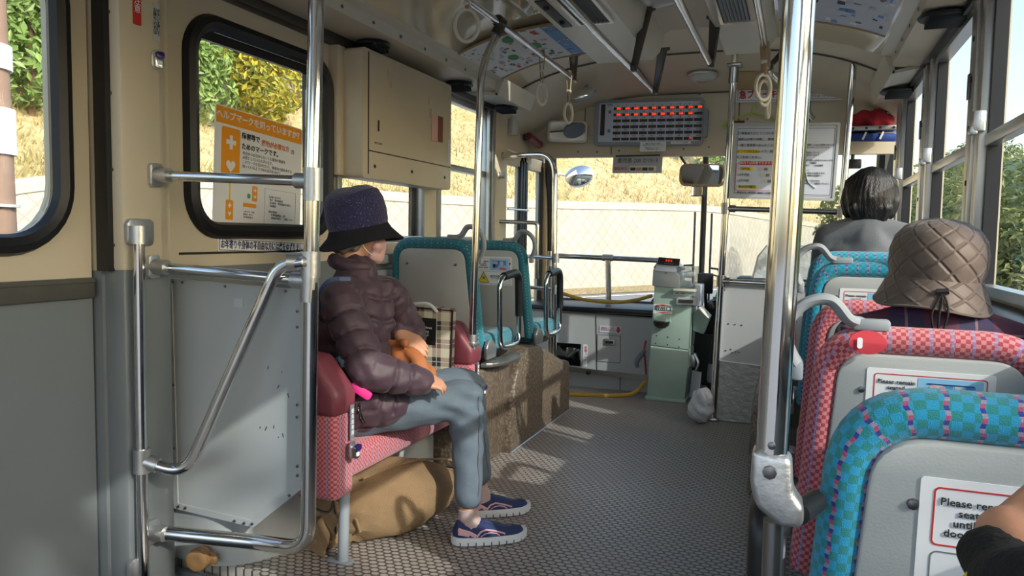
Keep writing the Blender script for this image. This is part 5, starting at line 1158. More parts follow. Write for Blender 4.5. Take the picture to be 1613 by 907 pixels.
seat('bus_seat', 'turquoise seat with white sticker, immediately behind the seat of the grey sweater passenger', (.272, 3.08, .095), 'teal_moquette', -1, sticker=(-.0, .80, .98, False), low=.0, group=G)
seat('bus_seat', 'turquoise seat at front right that the grey sweater passenger sits on', (.272, 3.64, .125), 'teal_moquette', -1, grip=False, low=.0, group=G)
seat('bus_seat', 'turquoise seat on the left wheel arch with a bare grey back panel', (-1.685, 3.38, .155), 'teal_dark_moquette', 1, W_=.52, low=.52, group=G)
seat('bus_seat', 'turquoise seat on the left wheel arch nearest the front door, with safety sticker', (-1.665, 4.07, .14), 'teal_dark_moquette', 1, W_=.52, sticker=(.03, .805, .98, True), low=.52, group=G)
# round red priority mark on the pink seat
t = thing('priority_mark', 'round red patch with a white figure on the pink rim under the grab handle', 'patch', (.16, 1.7, .95))
m = MB(); m.loft([[V((.143 + .036*math.cos(k)*q, 1.6655 - z_ + .012*abs(math.sin(k))*q*(1 if math.sin(k) > 0 else .0) + .001*(1-q), .945 + .024*math.sin(k)*q)) for k in [2*PI*i/20 for i in range(20)]] for q, z_ in ((1, 0), (.98, .003), (.5, .004), (.01, .004))]); m.build('patch', 'patch_red', t)
m = MB(); m.prism(rrect(.010, .022, .004), .002, FRONT(.128, 1.6585, .944), 0); m.build('figure', 'white_paper', t, False)
# big chrome pole with cast foot beside the nearest seat
t = thing('stanchion_pole', 'thick chrome pole at right with cast foot, rising from the nearest turquoise seat', 'pole', (-.016, .90, .0))
m = MB(); m.tube([(-.018, .90, .885), (.006, .90, 2.17)], .0175, 24); m.build('pole', 'chrome', t)
m = MB(); F_ = FRONT(-.018, .9205+.0, .0)
m.prism([(-.022, .912), (.021, .906), (.024, .865), (.036, .852), (.036, .828), (.012, .824), (-.016, .845), (-.023, .87)], .041, FRONT(-.016, .8795, 0), .008, 3); ft = m.build('foot_casting', 'cast_alu', t)
m = MB(); screws(m, [(0, .888)], FRONT(-.018, .8795, 0), .0085, .003); screws(m, [(.001, .918)], FRONT(-.018, .8835, 0), .005, .003); m.build('screw', 'screw', ft)
m = MB(); m.cyl((.014, .9, .838), (.034, .955, .838), .0135, 14); m.build('rubber_buffer', 'rubber', ft)
m = MB(); m.cyl((-.012, .905, .825), (-.012, .96, .0), .012, 10); m.build('lower_tube', 'dull_chrome', ft)
m = MB(); m.lathe([(.018, 0), (.03, .0), (.035, .03)], Matrix.Translation((.006, .90, 2.135)), 20); m.build('ceiling_flange', 'cast_alu', t)
# pole from bench armrest to the ceiling rail
t = thing('stanchion_pole', 'slim chrome pole rising from the far burgundy armrest and bending up to the strap rail', 'pole', (-1.405, 3.2, .6))
m = MB(); m.tube(smoothpath([(-1.412, 3.215, .62), (-1.392, 3.235, 1.92), (-1.325, 3.30, 2.12)], .09, 10), .0175, 18); m.build('pole', 'chrome', t)
m = MB(); m.tube([(-1.345, 3.285, 2.075), (-1.327, 3.299, 2.118)], .026, 16); m.tube([(-1.33, 3.275, 2.137), (-1.33, 3.325, 2.137)], .028, 16); m.build('tee_joint', 'dark_metal', t)
m = MB(); m.box((-1.412, 3.215, .635), (.05, .07, .022), bev=.006); m.tube([(-1.412, 3.215, .61), (-1.411, 3.216, .68)], .0225, 16); m.build('base_flange', 'cast_alu', t)
# chromed shelf and wheel arches
t = thing('wheel_arch', 'brown textured wheel arch box on the left under the two turquoise seats', 'wheel arch', (-1.69, 4.15, 0))
m = MB(); prof_a = [(3.64, 0.0), (3.66, .20), (3.70, .36), (3.78, .50), (3.9, .535), (4.10, .52), (4.35, .44), (4.60, .355), (4.72, .335), (4.73, .0)]
def archloft(x0, x1): 
    m.loft([[(x, y, z) for y, z in prof_a] for x in (x0, x0 + .0)] if False else [[(x0, y, z) for y, z in prof_a], [(x1 - .035, y, z) for y, z in prof_a], [(x1 - .008, y, max(0, z - .008)) for y, z in prof_a], [(x1, y, max(0, z-.03)) for y, z in prof_a]])
archloft(-1.99, -1.37); m.box((-1.68, 3.5, .25), (.55, .45, .5), bev=.03); m.build('arch', 'arch_vinyl', t)
m = MB(); m.tube([(-1.365, 3.64, .004), (-1.365, 4.735, .004)], .006, 6); m.build('edge_bead', 'alu', t)
t = thing('footrest_tray', 'polished half-round metal step plate beside the left wheel arch under the first armrest loop', 'step', (-1.5, 3.5, .5))
m = MB(); m.prism([(.0, -.22)] + [(.10*math.cos(k) , .22*math.sin(k)) for k in [-PI/2 + PI*i/12 for i in range(13)]], .02, Matrix.Translation((-1.415, 3.55, .525)), .003); m.build('plate', 'steel_sheet', t)
t = thing('wheel_arch', 'low brown wheel arch hump along the right side behind the driver partition', 'wheel arch', (-.08, 4.1, 0))
m = MB(); prof_a = [(3.50, 0), (3.52, .2), (3.6, .36), (3.75, .42), (4.4, .42), (4.6, .36), (4.72, .2), (4.73, 0)]
m.loft([[(x, y, max(0, z + dz)) for y, z in prof_a] for x, dz in ((-.165, -.03), (-.155, -.008), (-.12, 0), (-.01, 0))]); m.build('arch', 'arch_vinyl', t)
# ------------------------------------------------------------------ front door rails
t = thing('door_handrail', 'bent chrome handrail frame between the front door and the turquoise seats', 'handrail', (-1.5, 4.75, 0))
m = MB(); m.tube(smoothpath([(-1.95, 4.90, 1.70), (-1.50, 4.72, 1.685), (-1.475, 4.70, .34)], .14, 12), .018, 16); m.build('bent_rail', 'chrome', t)
m = MB(); m.tube([(-1.545, 4.80, 1.05), (-1.53, 4.80, .30)], .014, 12); m.build('second_post', 'chrome', t)
m = MB(); m.tube([(-1.95, 4.86, 1.015), (-1.478, 4.71, 1.005)], .013, 12); m.build('cross_rail', 'chrome', t)
m = MB(); m.tube([(-1.93, 4.86, .80), (-1.478, 4.71, .80)], .013, 12); m.build('cross_rail', 'chrome', t)
m = MB()
for x, y, z in ((-1.476, 4.71, 1.005), (-1.477, 4.71, .80), (-1.545, 4.80, .98)): m.tube([(x, y, z-.03), (x, y, z+.03)], .022, 14)
m.lathe([(.035, 0), (.03, .012), (.022, .03)], LEFTW(-1.955, 4.90, 1.70), 16); m.build('clamp', 'cast_alu', t)
t = thing('door_grab_rail', 'small chrome grab rail on the pillar before the front door', 'handrail', (-1.94, 4.9, 1.2))
m = MB(); m.tube(smoothpath([(-1.96, 4.86, 1.245), (-1.70, 4.98, 1.24), (-1.70, 4.98, .85)], .03, 6), .014, 12); m.build('rail', 'chrome', t)
m = MB(); m.tube([(-1.97, 5.1, 1.34), (-1.95, 5.48, 1.345)], .008, 8); m.build('thin_bar', 'chrome', t)
m = MB(); m.box((-1.965, 4.86, 1.245), (.02, .05, .09), bev=.006); m.build('wall_plate', 'cast_alu', t)
t = thing('door_lamp', 'small round metal fitting on the pillar under the bent rail', 'fitting', (-1.95, 4.88, 1.56))
m = MB(); m.lathe([(.03, 0), (.03, .02), (.02, .03), (.02, .06), (.001, .065)], LEFTW(-1.962, 4.85, 1.56), 16); m.build('body', 'cast_alu', t)
m = MB(); m.box((-1.955, 4.86, 1.40), (.008, .02, .14)); m.build('label', 'white_paper', t)
# windscreen guard rail, ropes
t = thing('windscreen_rail', 'chrome rail with a short post across the inside of the windscreen', 'handrail', (-1.36, 5.7, .6))
m = MB(); m.tube([(-1.76, 5.68, .995), (-.93, 5.68, .98)], .02, 14); m.build('rail', 'chrome', t)
m = MB(); m.tube([(-1.36, 5.68, .99), (-1.343, 5.68, .60)], .022, 14); m.build('post', 'chrome', t)
m = MB(); m.tube([(-1.40, 5.68, .99), (-1.32, 5.68, .989)], .027, 14); m.box((-1.343, 5.68, .625), (.05, .05, .04), bev=.01); m.build('clamp', 'cast_alu', t)
t = thing('yellow_rope', 'yellow hose slung from the front door rail to the fare machine', 'rope', (-1.3, 5.5, .66))
m = MB(); m.tube(spline([(-1.70, 5.42, .735), (-1.5, 5.42, .685), (-1.28, 5.42, .668), (-1.1, 5.40, .69), (-.955, 5.36, .735)], 8), .013, 10); m.build('hose', 'rope_yellow', t)
t = thing('floor_strap', 'flat yellow strap lying on the floor to the fare machine', 'strap', (-1.3, 5.3, .01))
m = MB(); m.tube(spline([(-1.60, 5.12, .013), (-1.40, 5.17, .013), (-1.20, 5.24, .013), (-1.06, 5.30, .03), (-.965, 5.33, .13)], 8), .014, 8, sx=.6); m.build('strap', 'rope_yellow', t)
# hatch, notices and odds on the grey cupboard
t = thing('cupboard_hatch', 'small square hatch with a slot latch in the grey front cupboard', 'hatch', (-1.27, 5.45, .3))
B = FRONT(-1.285, 5.468, .315); m = MB(); m.prism(rrect(.175, .20, .006), .004, B, .001); h_ = m.build('door', 'dash_grey', t, False)
m = MB(); m.plate(rrect(.18, .205, .006), [rrect(.174, .199, .006)], .002, B @ Matrix.Translation((0, 0, .0005))); m.build('gap', 'dark_metal', h_, False)
m = MB(); m.prism(rrect(.085, .05, .008), .006, B @ Matrix.Translation((.005, .05, .006)), .002); m.build('latch_plate', 'steel_sheet', h_); m = MB(); m.prism(rrect(.06, .018, .004), .004, B @ Matrix.Translation((.005, .05, .008)), 0); m.build('slot', 'rubber', h_)
patch(B, .0, -.035, .085, .06, 'grey_plastic', h_, 'label_patch')
t = thing('arrow_notice', 'small notice with a red down arrow on the grey front cupboard', 'notice', (-1.3, 5.45, .46))
B = FRONT(-1.275, 5.466, .462); m = MB(); m.prism(rrect(.165, .052, .003), .002, B, 0); m.build('sheet', 'pale_blue_paper', t, False)
text('lettering', '非常用ドアコック\n車外に出るときは', .013, B @ Matrix.Translation((-.02, .0, 0)), 'red_ink', t)
m = MB(); m.prism([(-.010, .02), (-.010, -.002), (-.022, -.002), (0, -.026), (.022, -.002), (.010, -.002), (.010, .02)], .001, B @ Matrix.Translation((.06, 0, .001)), 0); m.build('arrow', 'red_ink', t, False)
t = thing('vertical_notice', 'narrow vertical white notice with red characters beside the open hatch hole', 'notice', (-1.46, 5.45, .25))
B = FRONT(-1.465, 5.466, .25); m = MB(); m.prism(rrect(.034, .17, .003), .002, B, 0); m.build('sheet', 'white_paper', t, False); text('lettering', '非\n常\nコ\nッ\nク', .024, B @ Matrix.Translation((.004, .012, 0)), 'red_ink', t, line=1.0)
t = thing('heater_unit', 'dark heater pipes seen through the hole in the grey cupboard', 'heater', (-1.62, 5.6, .18))
m = MB(); m.box((-1.62, 5.66, .25), (.26, .02, .2)); m.box((-1.62, 5.57, .155), (.26, .2, .02)); m.build('recess', 'rubber', t)
m = MB(); m.cyl((-1.72, 5.58, .24), (-1.58, 5.58, .23), .045, 14); m.tube(spline([(-1.70, 5.54, .30), (-1.62, 5.53, .22), (-1.54, 5.54, .28), (-1.52, 5.55, .2)], 6), .012, 8); m.box((-1.60, 5.56, .27), (.07, .05, .05), bev=.01); m.build('pipe', 'dull_chrome', t)
t = thing('door_stop_knob', 'small black rubber knob on the metal strip of the front cupboard', 'knob', (-1.43, 5.44, .13))
m = MB(); m.lathe([(.018, 0), (.02, .02), (.014, .035), (.001, .037)], FRONT(-1.43, 5.448, .13), 14); m.build('knob', 'rubber', t)
t = thing('hanging_umbrella', 'red strap and folded dark umbrella hanging left of the fare machine', 'umbrella', (-1.03, 5.42, .3))
m = MB(); m.tube(spline([(-1.0, 5.43, .40), (-1.01, 5.42, .33), (-1.0, 5.42, .25), (-.99, 5.42, .15)], 5), .012, 8, sx=.5); m.build('strap', 'red_ink', t)
m = MB(); m.tube(spline([(-1.0, 5.40, .33), (-1.03, 5.40, .29), (-1.06, 5.40, .24), (-1.05, 5.40, .2)], 5), [.012 + .006*math.sin(i*.2) for i in range(16)], 8); m.build('fabric', 'grey_ink', t)
# ------------------------------------------------------------------ fare machine
FY = 5.28
t = thing('fare_machine', 'tall mint green fare collection machine with a clear coin hopper', 'fare machine', (-.81, 5.42, 0))
def fp(pts, y0, d, mt, nm, par=t, bev=.006): 
    a = MB(); a.prism(pts, d, FRONT(0, y0, 0), bev); return a.build(nm, mt, par)
fp([(-.955, .012), (-.69, .008), (-.672, .37), (-.94, .385)], FY, .30, 'mint', 'lower_cabinet')
fp([(-.938, .39), (-.672, .375), (-.66, .80), (-.925, .815)], FY, .30, 'mint', 'upper_cabinet')
fp([(-.965, .0), (-.68, -.0), (-.68, .022), (-.965, .026)], FY-.02, .33, 'mint', 'base_plate', bev=.003)
a = MB(); a.prism([(-.94, .812), (-.75, .80), (-.745, .895), (-.80, .925), (-.935, .935)], .26, FRONT(0, FY-.01, 0), .008); a.build('note_reader', 'grey_panel', t)
a = MB(); a.prism([(-.942, .935), (-.74, .92), (-.735, .935), (-.80, 1.0), (-.90, 1.005)], .16, FRONT(0, FY+.02, 0), .006); hd = a.build('display_head', 'handle_grey', t)
a = MB(); TB = frame((-.83, FY+.012, .985), (1, 0, -.06), (0, .35, 1)); a.prism(rrect(.15, .05, .004), .006, TB @ Matrix.Translation((0, 0, .006)), .002); a.build('display', 'black_plastic', hd)
text('lettering', '0 8 0', .022, TB @ Matrix.Translation((0, .004, .007)), 'led_red', hd); text('lettering', '・・・・・', .014, TB @ Matrix.Translation((0, -.018, .007)), 'white_paper', hd)
a = MB(); a.prism(rrect(.15, .055, .006), .01, frame((-.845, FY+.0, .938), (1, 0, -.05), (0, .8, 1)), .003); a.build('reader_lid', 'pale_blue_paper', hd); a = MB(); a.sphere((-.845, FY-.012, .905), .006, 10); a.build('lid_knob', 'screw', hd)
a = MB(); hx0, hx1, hz0, hz1 = -.765, -.655, .80, .955
for c_, d_ in (((-.71, FY+.0, .875), (.13, .004, .15)), ((-.71, FY+.2, .875), (.13, .004, .15)), ((-.776, FY+.1, .875), (.004, .2, .15)), ((-.646, FY+.1, .875), (.004, .2, .15)), ((-.71, FY+.1, .951), (.13, .2, .004))): a.box(c_, d_, bev=.001)
hp_ = a.build('clear_hopper', 'clear_plastic', t); a = MB(); a.prism([(-.05, 0), (.05, 0), (.02, .05), (-.03, .05)], .08, FRONT(-.71, FY+.06, .80), .004); a.build('coin_chute', 'grey_panel', hp_); patch(FRONT(-.70, FY+.055, .89), 0, 0, .055, .035, 'white_paper', hp_, 'hopper_note')
a = MB(); a.box((-.71, FY+.08, .792), (.15, .26, .018), bev=.003); a.build('hopper_base', 'white_duct', t)
B = FRONT(0, FY-.001, 0); patch(B, -.715, .765, .15, .022, 'white_paper', t, 'notice_strip', .002, .001); text('lettering', '運賃・両替はこちらへ', .013, B @ Matrix.Translation((-.715, .765, .0012)), 'ink', t)
a = MB(); a.prism(rrect(.13, .05, .006), .03, B @ Matrix.Translation((-.70, .715, .025)), .006); sl_ = a.build('ticket_slot', 'grey_panel', t); a = MB(); a.prism(rrect(.10, .024, .004), .004, B @ Matrix.Translation((-.70, .715, .028)), 0); a.build('slot_opening', 'dark_metal', sl_)
patch(B, -.86, .652, .13, .066, 'white_paper', t, 'outlet_sign', .003, .001)
text('lettering', '取出口', .04, B @ Matrix.Translation((-.86, .652, .0014)), 'ink', t, bold=.0008)
a = MB(); a.prism([(x*.05, .026 + .006*abs(1-abs(x))) for x in (-1, -.5, 0, .5, 1)] + [(.05, .021), (-.05, .021)], .001, B @ Matrix.Translation((-.86, .652, .002)), 0); a.build('red_arc', 'red_ink', t, False)
a = MB(); a.prism([(-.05, -.022), (.05, -.022), (.0, -.031)], .001, B @ Matrix.Translation((-.86, .652, .002)), 0); a.build('red_arrow', 'red_ink', t, False)
a = MB(); a.lathe([(.001, -.035), (.03, -.033), (.052, -.015), (.058, .012), (.05, .012), (.045, -.008), (.001, -.02)], Matrix.Translation((-.862, FY-.03, .555)), 24); cup = a.build('coin_cup', 'rubber', t)
a = MB(); a.box((-.862, FY-.004, .585), (.12, .012, .06), bev=.004); a.box((-.862, FY-.02, .575), (.07, .03, .02), bev=.004); a.build('cup_bracket', 'mint', t)
for x, z in ((-.90, .46), (-.82, .455), (-.74, .445), (-.905, .405), (-.82, .40), (-.74, .39)):
    a = MB(); screws(a, [(x, z)], B, .005, .001); a.build('bolt', 'rubber', t)
a = MB(); a.prism([(-.66, .50), (-.665, .62), (-.61, .68), (-.545, .60), (-.585, .48)], .10, FRONT(0, FY+.08, 0), .008); sd_ = a.build('side_coin_box', 'mint', t)
a = MB(); a.prism(rrect(.10, .06, .004), .004, frame((-.575, FY+.03, .645), (.72, 0, -.68), (.2, .8, .3)), .001); kp_ = a.build('keypad', 'white_duct', sd_); 
a = MB(); a.box((-.632, FY+.12, .76), (.055, .2, .14), bev=.008); a.box((-.625, FY+.05, .72), (.05, .05, .08), bev=.008); a.build('side_housing', 'pale_blue_paper', t)
a = MB(); a.tube(spline([(-.64, FY+.05, .34), (-.61, FY+.04, .28), (-.63, FY+.04, .22)], 5), .01, 8); a.box((-.65, FY+.1, .29), (.05, .08, .1), bev=.01); a.build('side_lock', 'dull_chrome', t)
a = MB(); a.prism(rrect(.09, .19, .004), .004, frame((-.622, FY+.02, .13), (.6, -.5, .0), (.15, 0, 1)), 0); a.build('hanging_booklet', 'grey_paper', t, False)
# ------------------------------------------------------------------ partition behind the driver
DY = 4.83
t = thing('driver_partition', 'grey and bare metal panel with chrome posts behind the driver seat', 'partition', (-.1, DY, 0))
m = MB(); m.tube([(-.453, DY, .0), (-.397, DY, 2.27)], .021, 18); m.build('post', 'chrome', t)
m = MB(); m.tube([(.20, DY, .0), (.268, DY, 2.22)], .020, 16); m.build('post', 'chrome', t)
m = MB(); m.tube([(-.43, DY, .888), (.22, DY, .875)], .017, 14); m.build('rail', 'chrome', t)
m = MB(); m.tube([(-.42, DY, 1.338), (.225, DY, 1.318)], .016, 14); m.build('rail', 'dull_chrome', t)
m = MB()
for x, z in ((-.433, .888), (-.42, 1.338), (.226, .876), (.236, 1.319)): m.tube([(x, DY, z-.035), (x, DY, z+.035)], .026, 16); 
m.tube([(-.43, DY, .888), (-.38, DY, .887)], .024, 14); m.tube([(-.42, DY, 1.338), (-.36, DY, 1.336)], .022, 14)
m.tube([(-.402, DY, 2.1), (-.399, DY, 2.2)], .03, 16); m.box((-.398, DY, 2.205), (.09, .09, .02), bev=.006); m.box((-.453, DY, .012), (.07, .07, .024), bev=.006); m.build('clamp', 'dull_chrome', t)
B = FRONT(0, DY+.012, 0)
m = MB(); m.plate([(-.425, .385), (.21, .35), (.215, .86), (-.425, .87)], [], .012, B); m.build('grey_panel', 'dash_grey', t, False)
m = MB(); m.plate([(-.44, .005), (.20, .005), (.205, .352), (-.425, .387)], [], .012, FRONT(0, DY+.008, 0)); m.build('metal_kick_plate', 'steel_sheet', t, False)
m = MB(); m.tube([(-.425, DY+.006, .386), (.205, DY+.006, .352)], .006, 6); m.build('joint_strip', 'alu', t)
m = MB(); screws(m, [(-.38, .62), (-.34, .618), (-.30, .616), (-.39, .45), (-.33, .448), (-.31, .446), (-.35, .44), (-.41, .83), (-.36, .46)], B, .006); m.build('rivet', 'screw', t)
m = MB(); m.box((-.09, DY+.02, 1.11), (.6, .004, .43)); m.build('clear_screen', 'glass', t, False)
# notice board
t = thing('notice_board', 'framed white notice board with two Japanese notices hung behind the driver', 'notice board', (-.08, DY-.03, 1.63))
B = frame((-.095, DY-.028, 1.618), (1, 0, -.03), (.045, 0, 1)); w_, h_ = .60, .455
m = MB(); m.plate(rrect(w_, h_, .006), [rrect(w_-.03, h_-.03, .004)], .02, B @ Matrix.Translation((0, 0, .006))); m.build('frame', 'grey_panel', t, False)
m = MB(); m.prism(rrect(w_-.02, h_-.02, .003), .008, B, 0); m.build('back_board', 'grey_paper', t, False)
for cx_, ww in ((-.145, .265), (.17, .22)):
    m = MB(); m.prism(rrect(ww, .405, .003), .002, B @ Matrix.Translation((cx_, 0, .002)), 0); m.build('sheet', 'pale_blue_paper', t, False)
    m = MB(); m.plate(rrect(ww-.012, .392, .002), [rrect(ww-.017, .387, .002)], .001, B @ Matrix.Translation((cx_, 0, .0026))); m.build('sheet_border', 'ink', t, False)
for k, (s_, hl) in enumerate((('ご乗車ありがとうございます。', 0), ('運賃はお降りの際に、整理券と', 0), ('一緒に運賃箱へお入れください。', 0), ('おつりは出ませんので、両替機', 1), ('をご利用ください。', 0))):
    z = .165 - k*.036
    if hl: patch(B, -.205, z, .125, .022, 'yellow_ink', t, 'highlight', .002, .003)
    text('lettering', s_, .0185, B @ Matrix.Translation((-.268, z, .0035)), 'ink', t, 'LEFT', sx=.93)
m = MB(); m.plate(rrect(.245, .165, .012), [rrect(.241, .161, .011)], .001, B @ Matrix.Translation((-.145, -.095, .0032))); m.build('red_box', 'red_ink', t, False)
patch(B, -.15, -.013, .19, .022, 'red_ink', t, 'red_banner', .001, .0036); text('lettering', '車内では両替できません', .0175, B @ Matrix.Translation((-.15, -.013, .0045)), 'white_paper', t)
for k, (s_, hl) in enumerate((('1万円札', 1), ('5千円札', 0), ('2千円札', 0), ('新500円硬貨', 1))):
    z = -.048 - k*.036
    if hl: patch(B, -.205 + (.012 if k == 3 else 0), z, .075 + (.035 if k == 3 else 0), .02, 'yellow_ink', t, 'highlight', .002, .003)
    text('lettering', '・' + s_, .0185, B @ Matrix.Translation((-.265, z, .0035)), 'navy_ink' if k == 1 else 'ink', t, 'LEFT')
    if k < 3: patch(B, -.11 + k*.012, z, .06, .024, 'grey_paper', t, 'banknote_picture', .002, .003); patch(B, -.095 + k*.012, z, .02, .016, 'grey_ink', t, 'banknote_figure', .002, .0036)
text('lettering', '事業社名　鹿児島・路線バス営業所', .0135, B @ Matrix.Translation((-.145, -.19, .0035)), 'ink', t)
text('lettering', 'お知らせ\n\n平素より路線バスをご利用いただき\nまことにありがとうございます。\n\n　運賃の改定について\n　ダイヤ改正について\n\n乗車券の取り扱いは次のとおりです\n・回数券　・定期券\n・障害者割引　・小児運賃\n\n両替について\n　紙幣は千円札のみ使えます。\n　その他の紙幣は営業所へ\n\n忘れ物のお問い合わせは\n下記の営業所までご連絡ください。', .0125, B @ Matrix.Translation((.075, .0, .0035)), 'ink', t, 'LEFT', line=1.2)
m = MB(); m.tube(spline([B @ V((.13, -.06, .004)), B @ V((.15, -.12, .004)), B @ V((.19, -.155, .004))], 5), .004, 6, sx=.2); m.build('tape', 'white_paper', t)
# ------------------------------------------------------------------ things around the driver's place
t = thing('cab_seat', 'driver seat back with pale grey cover under a clear plastic hood', 'seat', (-.15, 5.25, 0))
m = MB(); m.loft([[(-.055 + w_*x, 5.22 + y, z) for x, y in rrect(2, .16, .07, 4)] for z, w_ in ((.45, .20), (.7, .21), (.95, .20), (1.05, .17), (1.10, .12))]); m.build('backrest', 'handle_grey', t)
m = MB(); m.box((-.055, 5.37, .47), (.42, .38, .12), bev=.05); m.build('cushion', 'handle_grey', t)
m = MB(); m.cyl((-.055, 5.4, .42), (-.055, 5.4, 0), .09, 14); m.build('pedestal', 'black_plastic', t)
m = MB(); m.loft([[(-.055 + w_*x, 5.22 + y, z) for x, y in rrect(2, .2, .08, 4)] for z, w_ in ((.90, .215), (1.04, .185), (1.115, .13), (1.118, .05))], False); m.build('clear_cover', 'bag_film', t)
t = thing('dashboard_panel', 'dark instrument panel with switches and a pale console beyond the fare machine', 'dashboard', (-.35, 5.7, .5))
m = MB(); m.prism([(-.62, .45), (.50, .45), (.5, .66), (.3, .76), (-.45, .74), (-.62, .68)], .3, FRONT(0, 5.62, 0), .03); m.build('panel', 'black_plastic', t)
m = MB(); m.prism([(-.55, .70), (-.30, .70), (-.32, .79), (-.52, .80)], .12, FRONT(0, 5.60, 0), .01); cs = m.build('console', 'blue_door_strip', t)
for k in range(6):
    m = MB(); m.box((-.54 + .045*k, 5.594, .72 + .03*(k % 2)), (.025, .012, .018), bev=.003); m.build('switch', ('net_green', 'led_dim', 'white_paper')[k % 3], cs)
for k in range(3):
    m = MB(); m.lathe([(.026, 0), (.022, .02), (.001, .022)], FRONT(-.56 + .075*k, 5.61, .66), 14); m.build('dial', 'grey_ink' if k else 'dark_metal', t)
m = MB(); m.lathe([(.036, 0), (.034, .02), (.02, .025), (.001, .02)], FRONT(-.47, 5.61, .55), 18); m.build('vent', 'dark_metal', t)
m = MB(); m.box((-.60, 5.50, .83), (.11, .03, .15), rot=(.2, 0, .15), bev=.01); m.cyl((-.6, 5.52, .78), (-.6, 5.6, .64), .012, 8); m.build('tablet', 'black_plastic', t)
t = thing('steering_wheel', 'black steering wheel in front of the driver seat, mostly behind the partition', 'steering wheel', (-.1, 5.75, .8))
SW = Matrix.Translation((-.02, 5.50, .93)) @ Euler((.5, 0, 0)).to_matrix().to_4x4(); m = MB(); m.ring(None, .22, .014, SW, 36, 10); m.build('rim', 'black_plastic', t)
m = MB(); m.lathe([(.001, -.02), (.05, -.02), (.05, .012), (.001, .02)], SW, 16)
for k in range(3): a_ = k*2*PI/3 + .5; m.tube([SW @ V((.03*math.cos(a_), .03*math.sin(a_), 0)), SW @ V((.215*math.cos(a_), .215*math.sin(a_), 0))], .01, 8)
m.tube([SW @ V((0, 0, -.02)), (-.02, 5.625, .72)], .025, 10); m.build('hub', 'black_plastic', t)
t = thing('gear_lever', 'dark lever with grey boot between the fare machine and the driver post', 'lever', (-.52, 5.3, 0))
m = MB(); m.tube(spline([(-.50, 5.34, .02), (-.505, 5.34, .3), (-.49, 5.32, .55)], 5), [.05 - .0028*i for i in range(11)], 10); m.build('boot', 'rubber', t); m = MB(); m.lathe([(.035, .16), (.045, .2), (.04, .3), (.03, .33)], Matrix.Translation((-.505, 5.34, -.03)), 14); m.build('collar', 'handle_grey', t)
t = thing('plastic_bag', 'crumpled translucent rubbish bag on the floor behind the driver post', 'bag', (-.52, 4.72, 0))
blob('bag_film', [[(V((-.52, 4.74, .085)), .082), (V((-.515, 4.74, .15)), .065), (V((-.50, 4.75, .19)), .035)]], 'bag_film', t, .009, 3, disp=lambda q, n: n*(.008*math.sin(q.x*70 + q.z*50)*math.sin(q.y*60 - q.z*40)))
# ------------------------------------------------------------------ above the windscreen
t = thing('fare_display', 'electronic fare table with rows of red amounts above the windscreen', 'display', (-1.06, 5.6, 1.99))
B = frame((-1.06, 5.555, 1.996), (1, 0, -.02), (.012, 0, 1)); w_, h_ = .80, .335
m = MB(); m.prism(rrect(w_, h_, .03), .07, B, .008); m.build('housing', 'handle_grey', t); m = MB(); m.prism(rrect(.04, h_*.6, .01), .05, B @ Matrix.Translation((w_/2+.01, -.01, -.012)), .004); m.build('side_hinge', 'handle_grey', t)
m = MB(); m.prism(rrect(w_-.06, h_-.05, .008), .004, B @ Matrix.Translation((.005, .0, .003)), .001); m.build('face', 'pale_blue_paper', t, False)
patch(B, -.335, .02, .034, .23, 'led_off', t, 'stop_window', .002, .004); text('lettering', '次\nは', .03, B @ Matrix.Translation((-.335, .04, .0045)), 'led_dim', t, line=1.4)
text('lettering', '整理券', .014, B @ Matrix.Translation((-.283, .128, .004)), 'ink', t); text('lettering', '運', .026, B @ Matrix.Translation((-.283, .075, .004)), 'ink', t); text('lettering', '賃', .026, B @ Matrix.Translation((-.283, -.065, .004)), 'ink', t)
fares = '700 670 660 620 440 440 460 380 310 300 300 260 260 260 220 200 170 160 160'.split()
for r_ in range(6):
    for c_ in range(10):
        n_ = r_*10 + c_ + 1; x, z = -.225 + c_*.0655, .10 - r_*.0445
        a = MB(); a.prism(rrect(.058, .021, .002), .001, B @ Matrix.Translation((x, z, .0045)), 0); a.build('fare_window', 'led_off', t, False)
        text('number', str(n_), .0185, B @ Matrix.Translation((x, z + .0215, .0035)), 'ink', t, sx=1.2)
        if n_ <= len(fares): text('amount', fares[n_-1], .021, B @ Matrix.Translation((x + .009, z, .005)), 'led_red', t, bold=.0008)
        elif n_ == 59: text('amount', '円', .016, B @ Matrix.Translation((x + .018, z, .005)), 'led_red', t)
patch(B, .25, -.152, .14, .018, 'white_paper', t, 'maker_plate', .002, .001); text('lettering', 'ワンマンバス運賃表', .012, B @ Matrix.Translation((.25, -.152, .0015)), 'ink', t)
t = thing('paper_note', 'white paper note taped below the fare table', 'note', (-1.0, 5.54, 1.815))
B = frame((-1.012, 5.546, 1.815), (1, 0, -.015), (0, 0, 1)); m = MB(); m.prism(rrect(.19, .072, .002), .0015, B, 0); m.build('sheet', 'white_paper', t, False); text('lettering', '乗車中のお客様へのお願い\n走行中は立ち上がらないでください\n\n携帯電話はマナーモードに\n設定をお願いします', .0095, B, 'ink', t, line=1.1)
patch(B, -.12, -.025, .035, .012, 'yellow_ink', t, 'yellow_tab', .003, -.0005)
t = thing('number_card', 'white card with the registration number hanging under the header', 'sign', (-1.14, 5.6, 1.69))
B = frame((-1.135, 5.60, 1.69), (1, 0, -.01), (0, .12, 1)); m = MB(); m.prism(rrect(.37, .125, .003), .004, B, 0); m.build('card', 'grey_paper', t, False)
text('lettering', '鹿児島 200 か1513', .042, B @ Matrix.Translation((.0, .03, 0)), 'ink', t, sx=.9); text('lettering', '運転者名', .026, B @ Matrix.Translation((-.125, -.03, 0)), 'red_ink', t)
